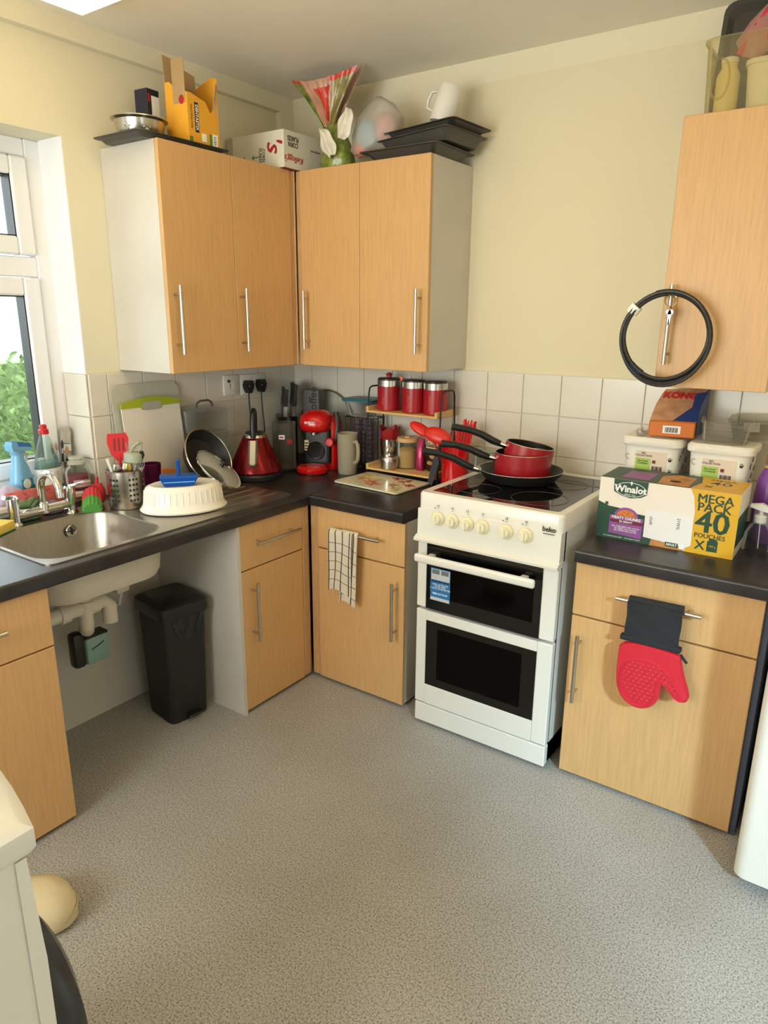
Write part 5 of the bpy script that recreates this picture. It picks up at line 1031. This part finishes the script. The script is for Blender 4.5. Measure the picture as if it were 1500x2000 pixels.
# two pet food tubs
m_tubw = mat('tub_white', (236, 232, 222), .35); m_greylid = mat('grey_lid_panel', (166, 160, 150), .45); m_lab = mat('tub_label', (224, 206, 188), .5); m_lime = mat('lime_label', (166, 196, 92), .5)
def pet_tub(label, loc, bones, rz):
    t = thing('pet_food_tub', label, 'tub', loc, rz=rz, group='lidded pet food tubs')
    H = .262
    ob('body', B().stack([(rrect(.142, .15, .03, 5), 0), (rrect(.146, .154, .03, 5), .01), (rrect(.172, .176, .03, 5), H)]), m_tubw, t, 40)
    ob('lid', B().stack([(rrect(.184, .19, .032, 5), H-.008), (rrect(.19, .196, .032, 5), H-.004), (rrect(.19, .196, .032, 5), H+.012), (rrect(.176, .182, .03, 5), H+.02)]), m_tubw, t, 40)
    ob('lid_panel', B().stack([(rrect(.13, .12, .045, 6), H+.0195), (rrect(.126, .116, .045, 6), H+.023)]), m_greylid, t, 40)
    fyy = lambda z, x=0: -(.154+.022*(z-.01)/(H-.01))/2-.0006+(0 if abs(x) < (.146+.026*(z-.01)/(H-.01))/2-.03 else .03-math.sqrt(max(1e-6, .0009-(abs(x)-((.146+.026*(z-.01)/(H-.01))/2-.03))**2)))
    P_ = lambda name, poly, m, z, x, lift=0: ob(name, B().prism(poly, 0, .0006, TR(x, fyy(z)-lift, z) @ RX(92.4)), m, t, 0)
    P_('label', rect(.095, .076), m_lab, .201, .005); P_('label_green', rect(.047, .05), m_lime, .190, -.0195, .001)
    text('PET\nCOLLECTION', .0085, m_ink, t, (-.018, fyy(.228)-.0016, .2275), (92.4, 0, 0), ext=.0003)
    text('Pet Food\nContainer', .0085, m_ink, t, (-.0195, fyy(.205)-.0022, .203), (92.4, 0, 0), ext=.0003)
    for k in range(7): P_('barcode_bar', rect(.0022 if k % 3 else .0035, .024), m_ink, .180, .012+.0045*k, .001)
    P_('label_square', rect(.01, .01), m_dkred, .206, .015, .001)
    r = random.Random(4 if bones else 9)
    for k in range(16):
        x = -.064+.0427*(k % 4)+r.uniform(-.004, .004); z = .085+.045*(k//4)+r.uniform(-.008, .005)
        if -.047 < x < .057 and .15 < z < .245: continue
        if bones and k % 3:
            a = r.uniform(-40, 40); T = TR(x, fyy(z, x), z) @ RX(92.4) @ RZ(a)
            ob('bone_print', B().tube([(-.012, .003, 0), (-.015, .005, 0), (-.0165, .0015, 0), (-.0165, -.0015, 0), (-.015, -.005, 0), (-.012, -.003, 0), (.012, -.003, 0), (.015, -.005, 0), (.0165, -.0015, 0), (.0165, .0015, 0), (.015, .005, 0), (.012, .003, 0)], .0007, 4, T, closed=True), m_ink, t)
        elif k % 2:
            T = TR(x, fyy(z, x), z) @ RX(92.4); pb = B().prism(circ(.005, 12, .0042), 0, .0005, T)
            for ax_, az_ in ((-.0055, .004), (-.002, .0075), (.002, .0075), (.0055, .004)): pb.prism(circ(.0017, 8, None, ax_, az_), 0, .0005, T)
            ob('paw_print', pb, m_ink, t, 0, kind='stuff')
        else:
            T = TR(x, fyy(z, x), z) @ RX(92.4)
            ob('animal_outline', B().tube([((.0085+.0012*math.sin(5*a_))*math.cos(a_), (.0085+.0015*math.sin(3*a_))*math.sin(a_), 0) for a_ in [2*PI*i/24 for i in range(24)]], .0007, 4, T, closed=True), m_ink, t)
    sx = .0885
    for k in range(10): ob('side_print', B().tube([((.009)*math.cos(a_), (.008+.002*math.sin(2*a_))*math.sin(a_), 0) for a_ in [2*PI*i/14 for i in range(14)]], .0007, 4, TR(.0735+.0135*((.07+.019*k)-.01)/.252+.0006, -.055+.03*(k % 4), .07+.019*k) @ RZ(90) @ RX(92.8), closed=True), m_ink, t)
    return t
pet_tub('pet food tub printed with animal outlines behind the dog food box', (1.7155, -.142, ZW), False, 0)
pet_tub('pet food tub printed with bones and paws, nearer the right', (1.918, -.150, ZW), True, 0)
q = thing('treat_bag', 'orange and blue dog treat bag lying on the left pet food tub', 'bag', (1.755, -.135, ZW+.287), rz=10)
m_orange = mat('orange_film', (206, 112, 36), .35); m_bluef = mat('blue_film', (40, 62, 118), .35); m_photo = mat('treat_print', (190, 140, 104), .4, var=.25, vscale=30)
ob('base_gusset', B().box(-.068, -.078, 0, .068, -.06, .05, .004), m_orange, q)
ob('bag', B().loft([[(-.068, -.062, .002), (.068, -.062, .002), (.068, -.062, .05), (-.068, -.062, .05)], [(-.07, -.02, .002), (.07, -.02, .002), (.07, -.01, .095), (-.058, -.01, .095)], [(-.062, .04, .01), (.072, .04, .01), (.078, .03, .128), (-.045, .03, .125)], [(-.05, .07, .04), (.085, .07, .045), (.095, .05, .148), (-.036, .05, .138)]]), m_photo, q, 30)
ob('blue_corner', B().sheet(lambda a, b_: (.0715+.024*a*a, -.06+.115*a, (.052+.098*a)*b_+.003), 6, 4, .002), m_bluef, q)
ob('blue_band', B().prism([(.0, .0), (.0705, .0), (.074, .06), (.09, .128), (.055, .12), (.05, .06)], 0, .001, TR(0, -.0625, .0505) @ RX(41.5)), m_bluef, q, 0)
text('KONG', .034, mat('kong_red', (206, 26, 40), .4), q, (.008, .019, .1215), (46, 0, 0), bold=.0009, ext=.0012, shear=.15)
ob('price_label', B().box(-.026, -.0788, .012, .026, -.0782, .036), m_wprint, q, 0)
for k in range(9): ob('barcode_bar', B().box(-.019+.0044*k, -.0792, .015, -.017+.0044*k+(.001 if k % 2 else 0), -.0787, .031), m_ink, q, 0)
q = thing('twist_of_foil', 'small crumpled silver wrapper on the left pet food tub lid', 'wrapper', (1.672, -.205, ZW+.284))
ob('crumple', blob([(0, 0, 0, .012, .01), (.002, 0, .008, .015, .012), (-.002, 0, .018, .008, .008), (.006, 0, .028, .002, .003)], 14, .3, 3), mat('silver_foil', (190, 188, 180), .3, .6), q, 30)
def food_box(label, loc, rot, w, d, h):
    q = thing('food_container', label, 'container', loc, rot=rot); ob('box', openbox(w, d, h, .006, .022), clear('worn_clear_plastic', (248, 247, 243), .06, .15, (222, 218, 208)), q, 50); return q
food_box('clear plastic food box on the right pet food tub', (1.918, -.185, ZW+.286), (3, 4, 8), .135, .095, .058)
q = food_box('clear clip-lock box behind, higher on the right tub', (1.985, -.068, ZW+.305), (8, -4, 0), .13, .095, .06)
ob('clip', B().box(-.022, -.058, .035, .022, -.053, .064, .003), clear('clip_plastic', (232, 232, 226), .4, .15), q)
q.location.z = ZW+.288; 
q = thing('bottle', 'purple detergent bottle with brown cap at the right edge', 'bottle', (2.062, -.195, ZW))
ob('bottle', B().stack([(circ(.036, 28, .045), 0), (circ(.04, 28, .05), .006), (circ(.04, 28, .05), .14), (circ(.034, 28, .042), .19), (circ(.02, 28, .022), .225), (circ(.018, 28, .018), .235)]), mat('purple_plastic', (120, 62, 150), .3), q, 50)
ob('cap', B().lathe([(.021, .232), (.021, .262), (.016, .266)], 20), mat('brown_cap', (150, 112, 76), .4), q)
ob('label', B().surf(lambda a, z: (.0408*math.cos(-2.3+1.1*a), .051*math.sin(-2.3+1.1*a), .06+.06*z), 8, 1), mat('lilac_label', (186, 160, 200), .5), q)
ob('label_panel', B().surf(lambda a, z: (.0412*math.cos(-2.2+.6*a), .0514*math.sin(-2.2+.6*a), .065+.018*z), 6, 1), m_wprint, q)
ob('gold_band', B().lathe([(.0215, .222), (.0215, .232)], 20), mat('gold_band', (206, 170, 90), .4), q)
q = thing('pump_bottle', 'clear empty spray bottle with white pump at the right edge', 'pump bottle', (2.064, -.325, ZW))
ob('bottle', B().lathe([(.034, 0), (.038, .005), (.037, .05), (.026, .078), (.014, .088), (.014, .094)], 28), m_glass, q)
ob('collar', B().lathe([(.0165, .088), (.0165, .106), (.012, .11)], 20), m_whitep, q)
ob('pump', B().tube([(0, 0, .108), (0, 0, .125)], .006, 10).loft([[(-.03, -.009, .13), (-.03, .009, .13), (-.03, .007, .138), (-.03, -.007, .138)], [(.0, -.011, .123), (.0, .011, .123), (.0, .01, .143), (.0, -.01, .143)], [(.03, -.009, .118), (.03, .009, .118), (.03, .007, .13), (.03, -.007, .13)]]), m_whitep, q)
ob('dip_tube', B().tube([(0, 0, .095), (.004, 0, .01)], .0016, 6), m_whitep, q)
# ---------------------------------------------------------------- tea towel
tw = thing('tea_towel', 'white checked tea towel over the drawer handle', 'towel', (.782, -.617, .652))
m_towel = mat('towel_cotton', (214, 202, 182), .95, bump=.4, bscale=900); m_tstripe = mat('towel_stripe', (34, 31, 31), .95); m_tthin = mat('towel_thin_line', (98, 90, 84), .95)
def tfold(u, v, x0, x1, drop, off, sw):
    s = v*drop; bend = .03
    x = x0+(x1-x0)*u+sw*v*v
    if s < bend:
        a = PI/2*(s/bend); return (x, -.010*math.sin(a)-off+0.0, .0075-.0075*(1-math.cos(a)))
    return (x, -.010-off-.003*math.sin(u*6+v*5)-.004*v, -(s-bend))
def towel_layer(x0, x1, drop, off, sw, stripes, thin):
    ob('fold', B().sheet(lambda u_, v_: tfold(u_, v_, x0, x1, drop-.012*math.sin(u_*4), off, sw), 16, 24, .003), m_towel, tw, 60)
    W = x1-x0
    for u0 in stripes: ob('dark_stripe', B().sheet(lambda a, v_: tuple(Vector(tfold(u0+.036*a*.1/W, v_, x0, x1, drop-.012*math.sin(u0*4), off+.0018, sw))), 1, 24, .0008), m_tstripe, tw, 60)
    for v0 in thin: ob('thin_line', B().sheet(lambda u_, b_: tfold(u_, v0+.008*b_, x0, x1, drop-.012*math.sin(u_*4), off+.0018, sw), 16, 1, .0008), m_tthin, tw, 60)
towel_layer(-.064, .042, .262, .004, -.006, (.02, .29, .58, .9), (.28, .42, .56, .70, .84))
towel_layer(-.012, .062, .302, -.003, -.012, (.1, .75), (.3, .45, .6, .75, .9))
# ---------------------------------------------------------------- oven glove
og = thing('oven_glove', 'red silicone oven glove with black cuff on the drawer handle', 'oven glove', (1.876, -.641, .54))
m_cuff = mat('black_quilt', (34, 35, 38), .9, bump=.6, bscale=90); m_glove = mat('glove_red', (202, 34, 52), .45)
ob('cuff', B().sheet(lambda u_, v_: (-.068+.142*u_+.0*v_, -.012+.024*(1-v_)*0-.003*math.sin(u_*9)*math.sin(v_*8), .012+.105*v_-.0), 10, 8, .014), m_cuff, og, 60)
ob('cuff_fold', B().tube([(-.068, .0, .115), (.0, -.001, .117), (.074, .0, .118)], .0125, 10), m_cuff, og, 60)
ob('cuff_band', B().box(-.080, -.021, -.002, .083, .003, .014, .005, seg=2), m_cuff, og)
mit = [(-.078, 0), (.080, 0), (.088, -.03), (.1, -.07), (.114, -.105), (.119, -.125), (.112, -.139), (.1, -.142), (.086, -.136), (.07, -.118), (.056, -.104), (.048, -.102), (.044, -.112), (.044, -.14), (.038, -.165), (.02, -.188), (-.006, -.199), (-.034, -.196), (-.058, -.18), (-.074, -.15), (-.08, -.11), (-.08, -.06)]
def soft(poly, n=2):
    for _ in range(n): poly = [q_ for i_ in range(len(poly)) for q_ in ((poly[i_][0]*.75+poly[(i_+1) % len(poly)][0]*.25, poly[i_][1]*.75+poly[(i_+1) % len(poly)][1]*.25), (poly[i_][0]*.25+poly[(i_+1) % len(poly)][0]*.75, poly[i_][1]*.25+poly[(i_+1) % len(poly)][1]*.75))]
    return poly
mit = soft(mit)
def inset(poly, k, cx=0.0, cy=-.1): return [(cx+(x-cx)*k, cy+(y-cy)*k) for x, y in poly]
ob('mitt', B().stack([(inset(mit, .95), -.004), (mit, .004), (mit, .016), (inset(mit, .95), .023)], RX(90)), m_glove, og, 50)
pal = [(-.066, -.09), (-.058, -.068), (-.04, -.05), (-.01, -.042), (.02, -.044), (.05, -.058), (.07, -.082), (.086, -.11), (.1, -.126), (.092, -.132), (.074, -.112), (.055, -.094), (.036, -.094), (.031, -.115), (.031, -.15), (.016, -.176), (-.01, -.187), (-.036, -.182), (-.056, -.165), (-.068, -.135)]
pal = soft(pal)
ob('palm_ridge', B().tube([(x, -.0235, y) for x, y in pal], .0022, 6, closed=True), m_glove, og)
from math import hypot
def inside(p, poly):
    c = False; n = len(poly)
    for i in range(n):
        (x1, y1), (x2, y2) = poly[i], poly[(i+1) % n]
        if (y1 > p[1]) != (y2 > p[1]) and p[0] < (x2-x1)*(p[1]-y1)/(y2-y1)+x1: c = not c
    return c
rg = B().tube([(.0052*math.cos(2*PI*i/14), 0, .0052*math.sin(2*PI*i/14)) for i in range(14)], .0015, 5, closed=True).mesh('grip_ring', m_glove)
for i in range(14):
    for j in range(13):
        p = (-.075+.0142*i+(.0071 if j % 2 else 0), -.05-.0118*j)
        if inside(p, inset(pal, .9, 0, -.115)): ob('grip_ring', rg, None, og, loc=(p[0], -.0232, p[1]))
ob('hanging_loop', B().tube([(.082, -.006, -.008), (.092, -.006, -.02), (.1, -.006, -.028)], .004, 6), m_cuff, og)
# ---------------------------------------------------------------- fridge and washing machine at the edges
fr = thing('fridge', 'white fridge cut by the right edge of the picture', 'fridge', (2.46, -.48, 0))
def rbox(x0, x1, y0, y1, z0, z1, r, n=5): return [([(x, y) for x, y in rrect(x1-x0, y1-y0, r, n, (x0+x1)/2, (y0+y1)/2)], z) for z in (z0, z1)]
ob('cabinet', B().stack(rbox(-.285, .285, -.24, .42, .03, .86, .01)), m_white, fr, 40)
ob('door', B().stack(rbox(-.287, .287, -.31, -.245, .035, .86, .03)), m_white, fr, 40)
ob('top', B().stack(rbox(-.287, .287, -.29, .42, .861, .885, .02)), m_white, fr, 40)
ob('kick_strip', B().stack(rbox(-.27, .27, -.27, -.24, .0, .032, .005)), mat('grey_kick', (150, 152, 156), .5), fr, 40)
for sx in (-.25, .25):
    for sy in (-.2, .38): ob('foot', B().lathe([(.02, 0), (.018, .03)], 14, TR(sx, sy, 0)), m_black, fr)
wm = thing('washing_machine', 'white front-loading washing machine cut by the left edge', 'washing machine', (1.309, -2.477, 0))
ob('side_casing', B().stack(rbox(-.298, .298, -.27, .25, .015, .845, .02)), m_white, wm, 40)
ob('groove', B().box(.2965, -.1, .05, .2988, -.094, .76).box(.2965, .06, .05, .2988, .066, .70), mat('grey_groove', (120, 122, 130), .6), wm, 0, kind='stuff')
bow = lambda k, y0, n=14: [(-k+2*k*i_/n, y0+.045*(1-(2*i_/n-1)**2)) for i_ in range(n+1)]
def slab(k, yb, yf): return [(k, yb), (-k, yb)]+bow(k, yf)
ob('front', B().stack([(slab(.298, .24, .252), .02), (slab(.298, .24, .258), .70), (slab(.298, .24, .252), .842)]), m_white, wm, 30)
ob('worktop_lid', B().stack([(slab(.299, -.27, .256), .845), (slab(.303, -.275, .262), .853), (slab(.303, -.275, .262), .876), (slab(.292, -.265, .252), .884)]), m_white, wm, 40)
ob('lid_inset', B().stack([(slab(.262, -.24, .215), .8835), (slab(.26, -.238, .213), .8875)]), m_white, wm, 40)
dd = ob('door', B().lathe([(.17, .0), (.168, .03), (.15, .055), (.12, .062)], 44, TR(.04, .292, .42) @ RX(-90)), mat('dark_door_ring', (44, 46, 52), .25), wm)
ob('door_glass', B().lathe([(.12, .06), (.1, .075), (.05, .085), (.001, .088)], 40, TR(.04, .292, .42) @ RX(-90)), mat('dark_door_glass', (22, 26, 30), .05), dd)
for sx in (-.25, .25):
    for sy in (-.2, .2): ob('foot', B().lathe([(.02, 0), (.018, .016)], 14, TR(sx, sy, 0)), m_black, wm)
q = thing('floor_cushion', 'cream padded cloth bundle on the floor by the washing machine', 'bundle', (.83, -1.87, 0), rz=20)
ob('pad', blob([(0, 0, 0, .075, .06), (0, 0, .012, .088, .07), (-.004, 0, .045, .09, .072), (-.008, 0, .07, .078, .06), (-.012, 0, .082, .04, .03)], 36, .06, 4), mat('cream_cloth', (216, 200, 164), .9, bump=.4, bscale=200), q, 80)
ob('seam', B().tube([(.089*math.cos(RAD(a)), .071*math.sin(RAD(a)), .03+.008*math.sin(RAD(a*3))) for a in range(-80, 81, 10)], .0022, 6), mat('cream_seam', (190, 174, 140), .9), q)
